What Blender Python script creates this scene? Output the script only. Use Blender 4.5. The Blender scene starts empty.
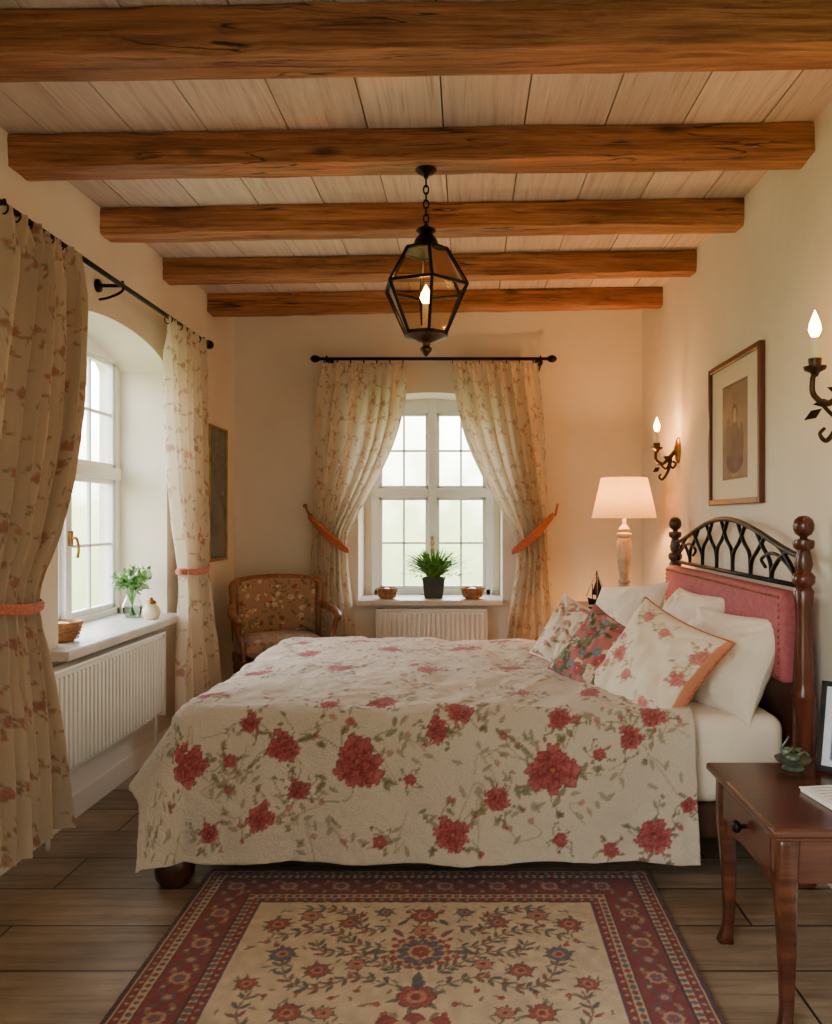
import bpy, bmesh, math, random
import numpy as np
from mathutils import Vector, Matrix, noise as mnoise
random.seed(4); rng=np.random.RandomState(7)
PI=math.pi
def lin(c):
    out=[]
    for v in c[:3]:
        v=v/255.0
        out.append(v/12.92 if v<=0.04045 else ((v+0.055)/1.055)**2.4)
    return out
def L4(c): return tuple(lin(c))+(1.0,)
# ---------------------------------------------------------------- materials
class NT:
    def __init__(s,name):
        s.m=bpy.data.materials.new(name); s.m.use_nodes=True
        s.t=s.m.node_tree; s.n=s.t.nodes; s.b=s.n['Principled BSDF']; s.out=s.n['Material Output']
    def add(s,t,**k):
        x=s.n.new(t)
        for a,b in k.items(): setattr(x,a,b)
        return x
    def l(s,a,b): s.t.links.new(a,b)
    def coords(s,scale=(1,1,1),rot=(0,0,0)):
        c=s.add('ShaderNodeTexCoord'); m=s.add('ShaderNodeMapping')
        m.inputs['Scale'].default_value=scale; m.inputs['Rotation'].default_value=rot
        s.l(c.outputs['Object'],m.inputs['Vector']); return m.outputs['Vector']
    def noise(s,vec,scale,detail=4,rough=.55,dist=0):
        n=s.add('ShaderNodeTexNoise'); n.inputs['Scale'].default_value=scale
        n.inputs['Detail'].default_value=detail; n.inputs['Roughness'].default_value=rough
        n.inputs['Distortion'].default_value=dist
        s.l(vec,n.inputs['Vector']); return n.outputs['Fac']
    def ramp(s,fac,stops):
        r=s.add('ShaderNodeValToRGB'); e=r.color_ramp.elements
        while len(e)<len(stops): e.new(0.5)
        for i,(p,c) in enumerate(stops):
            e[i].position=p; e[i].color=L4(c)
        s.l(fac,r.inputs['Fac']); return r.outputs['Color']
    def bump(s,h,strength=.3,dist=.01):
        b=s.add('ShaderNodeBump'); b.inputs['Strength'].default_value=strength; b.inputs['Distance'].default_value=dist
        s.l(h,b.inputs['Height']); s.l(b.outputs['Normal'],s.b.inputs['Normal']); return b
    def mix(s,f,a,b,mode='MIX'):
        x=s.add('ShaderNodeMix',data_type='RGBA',blend_type=mode)
        if isinstance(f,(int,float)): x.inputs[0].default_value=f
        else: s.l(f,x.inputs[0])
        for v,i in ((a,6),(b,7)):
            if isinstance(v,tuple): x.inputs[i].default_value=v
            else: s.l(v,x.inputs[i])
        return x.outputs[2]
    def set(s,**k):
        for a,v in k.items():
            s.b.inputs[a.replace('_',' ')].default_value=v
def plain(name,c,rough=.6,metal=0,var=.12,scale=12,bump=.1,bd=.004):
    m=NT(name); v=m.coords()
    f=m.noise(v,scale)
    c0=tuple(max(0,x*(1-var)) for x in c); c1=tuple(min(255,x*(1+var)) for x in c)
    m.l(m.ramp(f,[(.3,c0),(.7,c1)]),m.b.inputs['Base Color'])
    m.set(Roughness=rough,Metallic=metal)
    if bump: m.bump(m.noise(v,scale*4),bump,bd)
    return m.m
def wood(name,cs,axis='X',scale=1,rough=.5,bump=.25,dark=(150,140,130)):
    m=NT(name); st={'X':(1.2,14,14),'Y':(14,1.2,14),'Z':(14,14,1.2)}[axis]
    v=m.coords(tuple(x*scale for x in st)); f=m.noise(v,1.0,8,.62,.6)
    f2=m.noise(m.coords(tuple(x*scale*3 for x in st)),1.0,4,.6,.3)
    c=m.ramp(f,[(.28,cs[0]),(.5,cs[1]),(.72,cs[2])])
    d=m.ramp(f2,[(.3,dark),(.55,(255,255,255))])
    m.l(m.mix(.6,c,d,'MULTIPLY'),m.b.inputs['Base Color'])
    m.set(Roughness=rough); m.bump(f2,bump,.004); return m.m
def beamwood():
    m=NT('beam_oak'); v=m.coords((1.0,11,11)); f=m.noise(v,1.0,8,.62,1.2)
    c=m.ramp(f,[(.26,(112,66,40)),(.48,(170,110,68)),(.70,(208,148,100))])
    g=m.noise(m.coords((2.2,70,70)),1.0,6,.7,.5); gr=m.ramp(g,[(.32,(130,106,86)),(.58,(255,255,255))])
    c=m.mix(.85,c,gr,'MULTIPLY')
    # drying cracks: thin dark lines along the grain
    k=m.noise(m.coords((.8,16,16),(0,0,0)),1.0,3,.5,.8)
    kr=m.ramp(k,[(.485,(255,255,255)),(.497,(60,38,26)),(.503,(60,38,26)),(.515,(255,255,255))])
    msk=m.ramp(m.noise(m.coords((2.5,4,4)),1.0,2),[(.50,(0,0,0)),(.58,(255,255,255))])
    c=m.mix(msk,c,m.mix(1.0,c,kr,'MULTIPLY'))
    # knots
    vo=m.add('ShaderNodeTexVoronoi'); vo.inputs['Scale'].default_value=1.0; m.l(m.coords((2.2,6.5,6.5)),vo.inputs['Vector'])
    kn=m.ramp(vo.outputs['Distance'],[(.05,(90,60,44)),(.16,(255,255,255))]); c=m.mix(.8,c,kn,'MULTIPLY')
    m.l(c,m.b.inputs['Base Color']); m.set(Roughness=.55)
    s=m.add('ShaderNodeMath',operation='ADD'); m.l(g,s.inputs[0]); m.l(f,s.inputs[1]); m.bump(s.outputs[0],.8,.008); return m.m
def cattr(name,rough=.85,weave=500,bstr=.25,trans=0,sheen=.2,bd=.002,lump=0,lsc=30):
    m=NT(name); a=m.add('ShaderNodeVertexColor',layer_name='Col')
    v=m.coords(); f=m.noise(v,weave,2)
    w=m.ramp(f,[(.3,(222,218,210)),(.7,(255,255,255))])
    col=m.mix(.8,a.outputs['Color'],w,'MULTIPLY')
    m.l(col,m.b.inputs['Base Color']); m.set(Roughness=rough)
    m.b.inputs['Sheen Weight'].default_value=sheen
    h=f
    if lump:
        mm=m.add('ShaderNodeMath',operation='ADD'); m.l(f,mm.inputs[0])
        l2=m.add('ShaderNodeMath',operation='MULTIPLY'); m.l(m.noise(v,lsc,4,.65,1.2),l2.inputs[0]); l2.inputs[1].default_value=lump
        m.l(l2.outputs[0],mm.inputs[1]); h=mm.outputs[0]
    m.bump(h,bstr,bd)
    if trans:
        t=m.add('ShaderNodeBsdfTranslucent'); m.l(col,t.inputs['Color'])
        x=m.add('ShaderNodeMixShader'); x.inputs[0].default_value=trans
        m.l(m.b.outputs[0],x.inputs[1]); m.l(t.outputs[0],x.inputs[2]); m.l(x.outputs[0],m.out.inputs['Surface'])
    return m.m
def emis(name,c,s,base=(255,240,210)):
    m=NT(name); m.b.inputs['Base Color'].default_value=L4(base)
    m.b.inputs['Emission Color'].default_value=L4(c); m.b.inputs['Emission Strength'].default_value=s; return m.m
def glassy(name,tint=(255,255,255),mixf=.12,rough=.02):
    m=NT(name); m.n.remove(m.b)
    t=m.add('ShaderNodeBsdfTransparent'); t.inputs[0].default_value=L4(tint)
    g=m.add('ShaderNodeBsdfGlossy'); g.inputs['Roughness'].default_value=rough
    lw=m.add('ShaderNodeLayerWeight'); lw.inputs[0].default_value=mixf
    x=m.add('ShaderNodeMixShader'); m.l(lw.outputs['Fresnel'],x.inputs[0])
    m.l(t.outputs[0],x.inputs[1]); m.l(g.outputs[0],x.inputs[2]); m.l(x.outputs[0],m.out.inputs['Surface']); return m.m

M={}
def wallmat():
    m=NT('wall_plaster'); v=m.coords(); f=m.noise(v,1.6,5); g=m.noise(v,14,6,.6)
    m.l(m.ramp(f,[(.3,(222,210,192)),(.7,(234,224,208))]),m.b.inputs['Base Color'])
    m.set(Roughness=.9); m.bump(g,.25,.012); return m.m
M['wall']=wallmat()
def floormat():
    m=NT('floor_planks'); v=m.coords()
    b=m.add('ShaderNodeTexBrick'); m.l(v,b.inputs['Vector'])
    b.offset=.37; b.offset_frequency=2
    b.inputs['Color1'].default_value=L4((178,156,130)); b.inputs['Color2'].default_value=L4((144,124,102))
    b.inputs['Mortar'].default_value=L4((30,23,18)); b.inputs['Scale'].default_value=1
    b.inputs['Mortar Size'].default_value=.0038; b.inputs['Brick Width'].default_value=1.35; b.inputs['Row Height'].default_value=.235
    b.inputs['Bias'].default_value=0
    g=m.noise(m.coords((1.5,22,10)),1.3,8,.68,.8); gg=m.ramp(g,[(.25,(150,138,124)),(.6,(255,255,255))])
    c=m.mix(.9,b.outputs['Color'],gg,'MULTIPLY')
    st=m.ramp(m.noise(v,3.5,6,.6),[(.35,(200,190,180)),(.65,(255,255,255))]); c=m.mix(.8,c,st,'MULTIPLY')
    m.l(c,m.b.inputs['Base Color'])
    m.set(Roughness=.42)
    mm=m.add('ShaderNodeMath',operation='SUBTRACT'); m.l(g,mm.inputs[0]); m.l(b.outputs['Fac'],mm.inputs[1])
    m.bump(mm.outputs[0],.45,.007); return m.m
M['floor']=floormat()
def ceilmat():
    m=NT('ceiling_whitewash'); oi=m.add('ShaderNodeVertexColor',layer_name='Col')
    g=m.noise(m.coords((40,1.6,10)),1.2,8,.7,.9)
    c=m.ramp(g,[(.25,(160,138,124)),(.45,(208,190,176)),(.72,(228,213,198))])
    m.l(m.mix(1.0,c,oi.outputs['Color'],'MULTIPLY'),m.b.inputs['Base Color']); m.set(Roughness=.75); m.bump(g,.4,.005); return m.m
M['ceil']=ceilmat()
M['beam']=beamwood()
M['dwood']=wood('dark_mahogany',[(34,16,11),(58,28,18),(82,42,27)],'Z',1,.3,.1)
M['rwood']=wood('red_mahogany',[(54,22,14),(86,38,24),(112,54,34)],'Z',1,.25,.1)
M['twood']=wood('table_walnut',[(46,22,13),(78,40,24),(104,58,36)],'X',1,.25,.1)
M['iron']=plain('wrought_iron',(26,24,24),.42,.8,.3,20,.15)
M['white']=plain('white_paint',(240,240,238),.35,0,.02,6,.03)
M['rad']=plain('radiator_enamel',(230,228,220),.35,0,.02,6,0)
M['sill']=plain('sill_stone',(200,194,184),.4,0,.06,10,.05)
M['sheet']=plain('linen_sheet',(232,218,198),.85,0,.03,8,.25,.01)
M['pink']=plain('pink_upholstery',(156,78,84),.8,0,.10,60,.3,.003)
M['brass']=plain('aged_brass',(140,102,58),.35,.9,.2,20,.05)
M['bronz']=plain('sconce_bronze',(72,54,36),.38,.85,.25,20,.1)
M['gold']=plain('gilt_frame',(160,124,66),.4,.8,.2,20,.05)
M['fwood']=wood('frame_cherry',[(60,26,17),(92,42,27),(118,58,38)],'Z',2,.35,.1)
M['cwood']=wood('chair_beech',[(92,54,32),(134,86,52),(162,110,70)],'Z',2,.4,.1)
M['terra']=plain('tieback_sash',(172,98,66),.85,0,.2,90,.4,.003)
M['rose']=plain('tieback_ribbon',(190,112,88),.8,0,.15,90,.4,.003)
M['pot']=plain('dark_pot',(54,52,52),.55,0,.1,14,.1)
M['leaf']=plain('leaf_green',(92,140,58),.5,0,.35,30,.1)
M['leaf2']=plain('leaf_sage',(104,146,80),.5,0,.3,30,.1)
M['wicker']=plain('wooden_bowl',(156,110,70),.6,0,.25,40,.3)
M['ceram']=plain('ceramic_glaze',(214,196,160),.3,0,.12,20,.05)
M['glass']=glassy('clear_glass',(250,252,252),.10)
M['lglass']=glassy('lantern_glass',(238,226,206),.17,.08)
M['candle']=plain('candle_wax',(244,224,184),.5,0,.03,10,0)
M['flame']=emis('bulb_flame',(255,192,104),45)
M['lampbase']=plain('lamp_base_stone',(168,150,128),.6,0,.2,16,.3)
M['paper']=plain('paper',(226,220,206),.8,0,.04,30,.05)
M['bronze']=plain('patina_bronze',(96,108,88),.45,.6,.3,30,.2)
M['flow']=plain('petal_white',(236,236,214),.6,0,.06,20,0)
M['soil']=plain('soil',(50,36,26),.9,0,.3,50,.4)
M['rugback']=plain('rug_jute',(110,50,46),.9,0,.1,50,.4)
def shade():
    m=NT('lamp_shade_linen'); v=m.coords(); f=m.noise(v,160,2)
    col=m.ramp(f,[(.3,(214,184,134)),(.7,(238,212,164))])
    m.l(col,m.b.inputs['Base Color']); m.set(Roughness=.9)
    t=m.add('ShaderNodeBsdfTranslucent'); m.l(col,t.inputs['Color'])
    x=m.add('ShaderNodeMixShader'); x.inputs[0].default_value=.20
    m.l(m.b.outputs[0],x.inputs[1]); m.l(t.outputs[0],x.inputs[2]); m.l(x.outputs[0],m.out.inputs['Surface']); return m.m
M['shade']=shade()
def mirrormat():
    m=NT('mirror_glass'); v=m.coords(); m.l(m.ramp(m.noise(v,5),[(.3,(92,96,88)),(.7,(112,116,106))]),m.b.inputs['Base Color'])
    m.set(Roughness=.25,Metallic=.3); return m.m
M['mirror']=mirrormat()
M['cover']=cattr('floral_bedspread',.9,380,.9,0,.15,.007,lump=2.4,lsc=42)
M['curt']=cattr('floral_curtain',.9,500,.25,.34,.1)
M['pil']=cattr('cushion_fabric',.9,500,.35,0,.2,.004,lump=1.2)
M['rug']=cattr('rug_wool',1.0,340,.9,0,.25,.006)
M['tap']=cattr('tapestry',.9,300,.4,0,.2,.004)
M['art']=cattr('art_print',.6,200,.05,0,0)

# ---------------------------------------------------------------- mesh helpers
def root(name,loc=(0,0,0),rot=0,scale=1):
    e=bpy.data.objects.new(name,None); e.location=loc; e.rotation_euler=(0,0,rot); e.empty_display_size=.1; e.scale=(scale,)*3
    bpy.context.collection.objects.link(e); return e
def mobj(name,V,F,mat,parent=None,smooth=False,bevel=0,seg=2,sub=0,clean=True,col=None):
    me=bpy.data.meshes.new(name); me.from_pydata([tuple(map(float,v)) for v in V],[],F)
    if clean:
        bm=bmesh.new(); bm.from_mesh(me); bmesh.ops.remove_doubles(bm,verts=bm.verts,dist=1e-5)
        bmesh.ops.recalc_face_normals(bm,faces=bm.faces); bm.to_mesh(me); bm.free()
    if col is not None:
        a=me.color_attributes.new('Col','FLOAT_COLOR','POINT')
        c=np.ones((len(me.vertices),4),dtype=np.float32); c[:,:3]=col
        a.data.foreach_set('color',c.ravel())
    me.materials.append(mat)
    if smooth: me.polygons.foreach_set('use_smooth',[True]*len(me.polygons))
    o=bpy.data.objects.new(name,me); bpy.context.collection.objects.link(o)
    if parent: o.parent=parent
    if bevel:
        b=o.modifiers.new('bevel','BEVEL'); b.width=bevel; b.segments=seg; b.limit_method='ANGLE'; b.angle_limit=.6
    if sub:
        s=o.modifiers.new('sub','SUBSURF'); s.levels=sub; s.render_levels=sub
    return o
BF=[(0,3,2,1),(4,5,6,7),(0,1,5,4),(1,2,6,5),(2,3,7,6),(3,0,4,7)]
def boxv(x,y,z): 
    return [(x[0],y[0],z[0]),(x[1],y[0],z[0]),(x[1],y[1],z[0]),(x[0],y[1],z[0]),(x[0],y[0],z[1]),(x[1],y[0],z[1]),(x[1],y[1],z[1]),(x[0],y[1],z[1])]
def boxes(name,lst,mat,parent=None,bevel=0,seg=2,smooth=False,fn=None):
    V=[];F=[]
    for x,y,z in lst:
        n=len(V); vv=boxv(x,y,z)
        if fn: vv=[fn(v) for v in vv]
        V+=vv; F+=[tuple(i+n for i in f) for f in BF]
    me=mobj(name,V,F,mat,parent,smooth,bevel,seg,clean=False)
    return me
def box(name,x,y,z,mat,parent=None,bevel=.003,seg=2,smooth=False):
    return boxes(name,[(x,y,z)],mat,parent,bevel,seg,smooth)
def lathe_vf(prof,seg=28,c=(0,0),ang0=0):
    V=[];F=[]
    for r,z in prof:
        for i in range(seg):
            a=ang0+2*PI*i/seg; V.append((c[0]+r*math.cos(a),c[1]+r*math.sin(a),z))
    for j in range(len(prof)-1):
        for i in range(seg):
            k=(i+1)%seg; F.append((j*seg+i,j*seg+k,(j+1)*seg+k,(j+1)*seg+i))
    return V,F
def lathe(name,prof,mat,parent=None,c=(0,0),seg=28,smooth=True,ang0=0):
    V,F=lathe_vf(prof,seg,c,ang0); 
    if prof[0][0]>1e-4: F.append(tuple(range(seg))[::-1])
    if prof[-1][0]>1e-4:
        n=(len(prof)-1)*seg; F.append(tuple(range(n,n+seg)))
    o=mobj(name,V,F,mat,parent,smooth)
    if smooth:
        e=o.modifiers.new('es','EDGE_SPLIT'); e.split_angle=.9
    return o
def sm(pts,n=8):
    """catmull-rom resample"""
    P=[Vector(p) for p in pts]; out=[]
    for i in range(len(P)-1):
        p0=P[max(i-1,0)];p1=P[i];p2=P[i+1];p3=P[min(i+2,len(P)-1)]
        for k in range(n):
            t=k/n
            out.append(.5*((2*p1)+(-p0+p2)*t+(2*p0-5*p1+4*p2-p3)*t*t+(-p0+3*p1-3*p2+p3)*t**3))
    out.append(P[-1]); return out
def tube_vf(pts,r,seg=8,flat=1.0):
    pts=[Vector(p) for p in pts]; n=len(pts); V=[];F=[]
    t=(pts[1]-pts[0]).normalized(); ref=Vector((0,0,1)) if abs(t.z)<.9 else Vector((1,0,0))
    u=t.cross(ref).normalized()
    for i,p in enumerate(pts):
        tt=(pts[min(i+1,n-1)]-pts[max(i-1,0)])
        if tt.length<1e-9: tt=t
        tt.normalize(); u=(u-tt*u.dot(tt)).normalized(); w=tt.cross(u)
        rr=r(i/(n-1)) if callable(r) else r
        for k in range(seg):
            a=2*PI*k/seg; V.append(p+u*(rr*math.cos(a))+w*(rr*flat*math.sin(a)))
    for i in range(n-1):
        for k in range(seg):
            j=(k+1)%seg; F.append((i*seg+k,i*seg+j,(i+1)*seg+j,(i+1)*seg+k))
    F.append(tuple(range(seg))[::-1]); F.append(tuple(range((n-1)*seg,n*seg))); return V,F
def merge(parts):
    V=[];F=[]
    for v,f in parts:
        n=len(V); V+=list(v); F+=[tuple(i+n for i in q) for q in f]
    return V,F
def tube(name,pts,r,mat,parent=None,seg=8,smooth_n=0,flat=1.0):
    if smooth_n: pts=sm(pts,smooth_n)
    V,F=tube_vf(pts,r,seg,flat); return mobj(name,V,F,mat,parent,True)
def sph_vf(c,r,seg=12,rings=8,sz=1):
    V,F=lathe_vf([(r*math.sin(PI*j/rings)+1e-6,c[2]-r*sz*math.cos(PI*j/rings)) for j in range(rings+1)],seg,(c[0],c[1])); return V,F
def vnoise(X,Y,seed=0):
    r=np.random.RandomState(seed).rand(64,64)
    xi=np.floor(X).astype(int); yi=np.floor(Y).astype(int); fx=X-xi; fy=Y-yi
    fx=fx*fx*(3-2*fx); fy=fy*fy*(3-2*fy); g=lambda a,b:r[a%64,b%64]
    return (g(xi,yi)*(1-fx)+g(xi+1,yi)*fx)*(1-fy)+(g(xi,yi+1)*(1-fx)+g(xi+1,yi+1)*fx)*fy
def grid_faces(nu,nv):
    return [(i*nv+j,(i+1)*nv+j,(i+1)*nv+j+1,i*nv+j+1) for i in range(nu-1) for j in range(nv-1)]

# ---------------------------------------------------------------- painters (colours on cloth coordinates)
def nl(c): return np.array(lin(c))
def p_flower(X,Y,C,cx,cy,R,c1,c2,cc,k=5,ph=0.,al=1.):
    m=np.where((abs(X-cx)<R*1.1)&(abs(Y-cy)<R*1.1))[0]
    if len(m)==0: return
    dx=X[m]-cx; dy=Y[m]-cy; r=np.hypot(dx,dy); th=np.arctan2(dy,dx)+ph
    e=R*(.72+.24*np.abs(np.cos(th*k/2))**.45)
    q=r<e; m=m[q]; t=(r/e)[q]; th=th[q]
    ring=np.floor(t*3.2); fr=t*3.2-ring
    edge=np.abs(np.sin(th*k/2+ring*1.3))
    s=np.clip(.15+.65*fr*(.4+.6*edge)+.2*vnoise(dx[q]/R*6+9,dy[q]/R*6+9,3),0,1)[:,None]
    col=nl(c1)*(1-s)+nl(c2)*s
    cen=(t<.14)[:,None]; col=np.where(cen,nl(cc),col)
    C[m]=C[m]*(1-al)+col*al
def p_peony(X,Y,C,cx,cy,R,c1,c2,cc,rr,al=.95):
    n=8
    for ring,(rad,pr) in enumerate(((.72,.30),(.52,.27),(.34,.24),(.16,.2))):
        a0=rr.rand()*6; nn=n-ring
        for i in range(nn):
            a=a0+i*2*PI/nn+rr.uniform(-.25,.25); d=R*rad*rr.uniform(.75,1.18)
            px_,py_=cx+d*math.cos(a),cy+d*math.sin(a); pR=R*pr*rr.uniform(.75,1.25)
            m=np.where((abs(X-px_)<pR*1.1)&(abs(Y-py_)<pR*1.1))[0]
            if len(m)==0: continue
            dx=X[m]-px_;dy=Y[m]-py_; r=np.hypot(dx,dy)/pR
            r=r*(1+.16*np.sin(np.arctan2(dy,dx)*5+i)); q=r<1; m=m[q]
            radial=((dx*math.cos(a)+dy*math.sin(a))/pR)[q]
            s=np.clip(.44+.58*radial+.55*(vnoise(dx[q]/pR*3+9+i,dy[q]/pR*3+9,3)-.5)-.08*ring,0,1)
            s=np.where(r[q]>.82,s*.2,s)[:,None]
            C[m]=C[m]*(1-al)+(nl(c1)*(1-s)+nl(c2)*s)*al
    p_flower(X,Y,C,cx,cy,R*.10,cc,cc,cc,5,0,.7)
def p_leaf(X,Y,C,cx,cy,Ln,W,a,c,c2=None,al=.9):
    m=np.where((abs(X-cx)<Ln)&(abs(Y-cy)<Ln))[0]
    if len(m)==0: return
    dx=X[m]-cx; dy=Y[m]-cy; u=dx*math.cos(a)+dy*math.sin(a); v=-dx*math.sin(a)+dy*math.cos(a)
    t=u/Ln*2
    q=(abs(t)<1)&(abs(v)<W/2*(1-t*t)*(1-.25*t)); m=m[q]; 
    c2=c2 or tuple(x*.75 for x in c)
    s=(abs(v[q])/(W/2)).clip(0,1)[:,None]; col=nl(c2)*(1-s)+nl(c)*s
    C[m]=C[m]*(1-al)+col*al
def p_stem(X,Y,C,pts,w,c,al=.85):
    pts=[(p[0],p[1]) for p in sm([(a,b,0) for a,b in pts],10)]
    px=[p[0] for p in pts];py=[p[1] for p in pts]
    m=np.where((X>min(px)-w)&(X<max(px)+w)&(Y>min(py)-w)&(Y<max(py)+w))[0]
    if len(m)==0: return
    x=X[m];y=Y[m];d=np.full(len(m),9.)
    for i in range(len(pts)-1):
        ax,ay=pts[i];bx,by=pts[i+1];vx,vy=bx-ax,by-ay;L=vx*vx+vy*vy+1e-12
        t=np.clip(((x-ax)*vx+(y-ay)*vy)/L,0,1); d=np.minimum(d,np.hypot(x-ax-t*vx,y-ay-t*vy))
    q=m[d<w/2]; C[q]=C[q]*(1-al)+nl(c)*al
def spray(X,Y,C,cx,cy,R,ang,r,rose=((150,40,48),(214,110,108)),green=(138,136,84),lal=.8):
    for s in range(5):
        a=ang+s*PI*2/5+r.uniform(-.4,.4); Ls=R*r.uniform(1.5,2.4); b=a+r.uniform(-.7,.7)
        ex=cx+Ls*math.cos(a);ey=cy+Ls*math.sin(a); mx=cx+.6*Ls*math.cos(b);my=cy+.6*Ls*math.sin(b)
        p_stem(X,Y,C,[(cx,cy),(mx,my),(ex,ey)],max(.0045,R*.045),green,.65)
        for t in (.6,.75,.9,1.0):
            lx=cx+(ex-cx)*t;ly=cy+(ey-cy)*t; g=[green,(156,142,88),(166,160,108),(140,110,72)][r.randint(4)]
            p_leaf(X,Y,C,lx+r.uniform(-.25,.25)*R,ly+r.uniform(-.25,.25)*R,R*r.uniform(.35,.62),R*.22,a+r.uniform(-1.3,1.3),g,None,lal)
        if r.rand()<.45: p_flower(X,Y,C,ex,ey,R*.2,rose[0],rose[1],(220,170,90),5,r.rand()*6,.85)
    if R>.028: p_peony(X,Y,C,cx,cy,R*1.0,rose[0],rose[1],(206,150,90),r)
    else: p_flower(X,Y,C,cx,cy,R,rose[0],rose[1],(206,150,80),5,r.rand()*6)

# ---------------------------------------------------------------- room
CZ=1.21; XL,XR,YB=-1.59,1.21,5.43; Y0=-.7
def ceilz(x,y): return CZ+1.302+.022*y+.016*(x+.19)
o=box('floor',(XL-.5,XR+.3),(Y0,YB+.5),(-.12,0),M['floor'],bevel=0)
V=[];F=[];C=[]
x=XL-.12; i=0
while x<XR+.1:
    w=.245+.06*random.random(); t=random.uniform(.84,1.04); y=Y0
    seams=[Y0,random.uniform(1.2,2.4),random.uniform(3.2,4.6),YB+.1]
    for a,b in zip(seams[:-1],seams[1:]):
        n=len(V); tt=t*random.uniform(.95,1.04)
        for v in boxv((x+.0025,x+w-.0025),(a+.001,b-.001),(0,.03)):
            V.append((v[0],v[1],ceilz(v[0],v[1])+v[2])); C.append((tt,tt*.985,tt*.965))
        F+=[tuple(k+n for k in f) for f in BF]
    x+=w
n=len(V)
for v in boxv((XL-.15,XR+.15),(Y0,YB+.12),(.03,.1)):
    V.append((v[0],v[1],ceilz(v[0],v[1])+v[2])); C.append((.12,.1,.08))
F+=[tuple(k+n for k in f) for f in BF]
mobj('ceiling',V,F,M['ceil'],clean=False,col=np.array(C))
def beam(y1,wd=.135,h=.12,first=False):
    nx=110
    prof=[]
    for (a,b) in [((0,0),(1,0)),((1,0),(1,1)),((1,1),(0,1)),((0,1),(0,0))]:
        for k in range(5):
            t=k/5; prof.append((a[0]+(b[0]-a[0])*t,a[1]+(b[1]-a[1])*t))
    V=[];F=[];m=len(prof)
    for i in range(nx+1):
        x=XL-.0+ (XR-XL)*i/nx
        for (p,q) in prof:
            cp=min(p,1-p); cq=min(q,1-q)
            pp,qq=p,q
            if cp<.01 and cq<.01: pp=.5+(p-.5)*.94; qq=.5+(q-.5)*.93
            n1=mnoise.noise(Vector((x*1.1,y1*7+p*1.5,q*1.5)))*.009+mnoise.noise(Vector((x*7,y1*3+p*4,q*4)))*.006+mnoise.noise(Vector((x*18,y1*3+p*5,q*5)))*.002
            y=y1-wd+pp*wd; z=ceilz(x,y)-h+qq*h
            V.append((x,y+n1*(1 if p>.5 else -1)*1.2,z+n1*(0 if q>.9 else 1)))
    for i in range(nx):
        for k in range(m):
            j=(k+1)%m; F.append((i*m+k,i*m+j,(i+1)*m+j,(i+1)*m+k))
    F.append(tuple(range(m))); F.append(tuple(range(nx*m,nx*m+m)))
    return mobj('ceiling_beam',V,F,M['beam'],smooth=True)
for y1,wd,h in ((4.985,.135,.118),(4.275,.135,.118),(3.565,.135,.118),(2.88,.14,.118),(2.19,.14,.13),(1.45,.14,.13),(.75,.14,.13)):
    b=beam(y1,wd,h); e=b.modifiers.new('es','EDGE_SPLIT'); e.split_angle=.9
def arch_wall(name,f,a0,a1,z1,o0,o1,zb,zs,rise,depth,n=20):
    """f(a,z,d)->world ; d depth into wall"""
    V=[];F=[]
    def q(p):
        k=len(V); V.extend([f(*x) for x in p]); F.append(tuple(range(k,k+len(p))))
    xs=[o0+(o1-o0)*i/n for i in range(n+1)]
    hw=(o1-o0)/2; c=(o0+o1)/2
    az=[zs+rise*math.sqrt(max(0,1-((x-c)/hw)**2))**1.15 for x in xs]
    for d in (0,depth):
        q([(a0,0,d),(o0,0,d),(o0,z1,d),(a0,z1,d)]); q([(o1,0,d),(a1,0,d),(a1,z1,d),(o1,z1,d)])
        q([(o0,0,d),(o1,0,d),(o1,zb,d),(o0,zb,d)])
        for i in range(n): q([(xs[i],az[i],d),(xs[i+1],az[i+1],d),(xs[i+1],z1,d),(xs[i],z1,d)])
    for i in range(n): q([(xs[i],az[i],0),(xs[i+1],az[i+1],0),(xs[i+1],az[i+1],depth),(xs[i],az[i],depth)])
    q([(o0,zb,0),(o0,zs,0),(o0,zs,depth),(o0,zb,depth)]); q([(o1,zb,0),(o1,zs,0),(o1,zs,depth),(o1,zb,depth)])
    q([(o0,zb,0),(o1,zb,0),(o1,zb,depth),(o0,zb,depth)])
    q([(a0,0,0),(a0,z1,0),(a0,z1,depth),(a0,0,depth)]); q([(a1,0,0),(a1,z1,0),(a1,z1,depth),(a1,0,depth)])
    q([(a0,z1,0),(a1,z1,0),(a1,z1,depth),(a0,z1,depth)]); q([(a0,0,0),(a1,0,0),(a1,0,depth),(a0,0,depth)])
    return mobj(name,V,F,M['wall'])
LW0,LW1=3.08,4.2
arch_wall('wall_left',lambda a,z,d:(XL-d,a,z),Y0,YB+.001,2.74,LW0,LW1,.68,1.99,.12,.36)
BW0,BW1=-.74,.25
arch_wall('wall_back',lambda a,z,d:(a,YB+d,z),XL-.36,XR+.15,2.74,BW0,BW1,.63,1.96,.12,.42)
box('wall_right',(XR,XR+.15),(Y0,YB-.001),(0,2.74),M['wall'],bevel=0)
box('baseboard_left',(XL,XL+.015),(Y0,YB-.02),(0,.1),M['wall'],bevel=.003)
box('baseboard_right',(XR-.015,XR),(Y0,YB-.02),(0,.1),M['wall'],bevel=.003)
box('baseboard_back',(XL+.02,XR-.02),(YB-.015,YB),(0,.1),M['wall'],bevel=.003)
box('trim_1',(XL-.34,XL+.10),(LW0-.12,LW1-.0),(.672,.712),M['sill'],bevel=.008,seg=3)
box('trim_2',(BW0,BW1),(YB-.09,YB+.40),(.622,.66),M['sill'],bevel=.008,seg=3)
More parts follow.
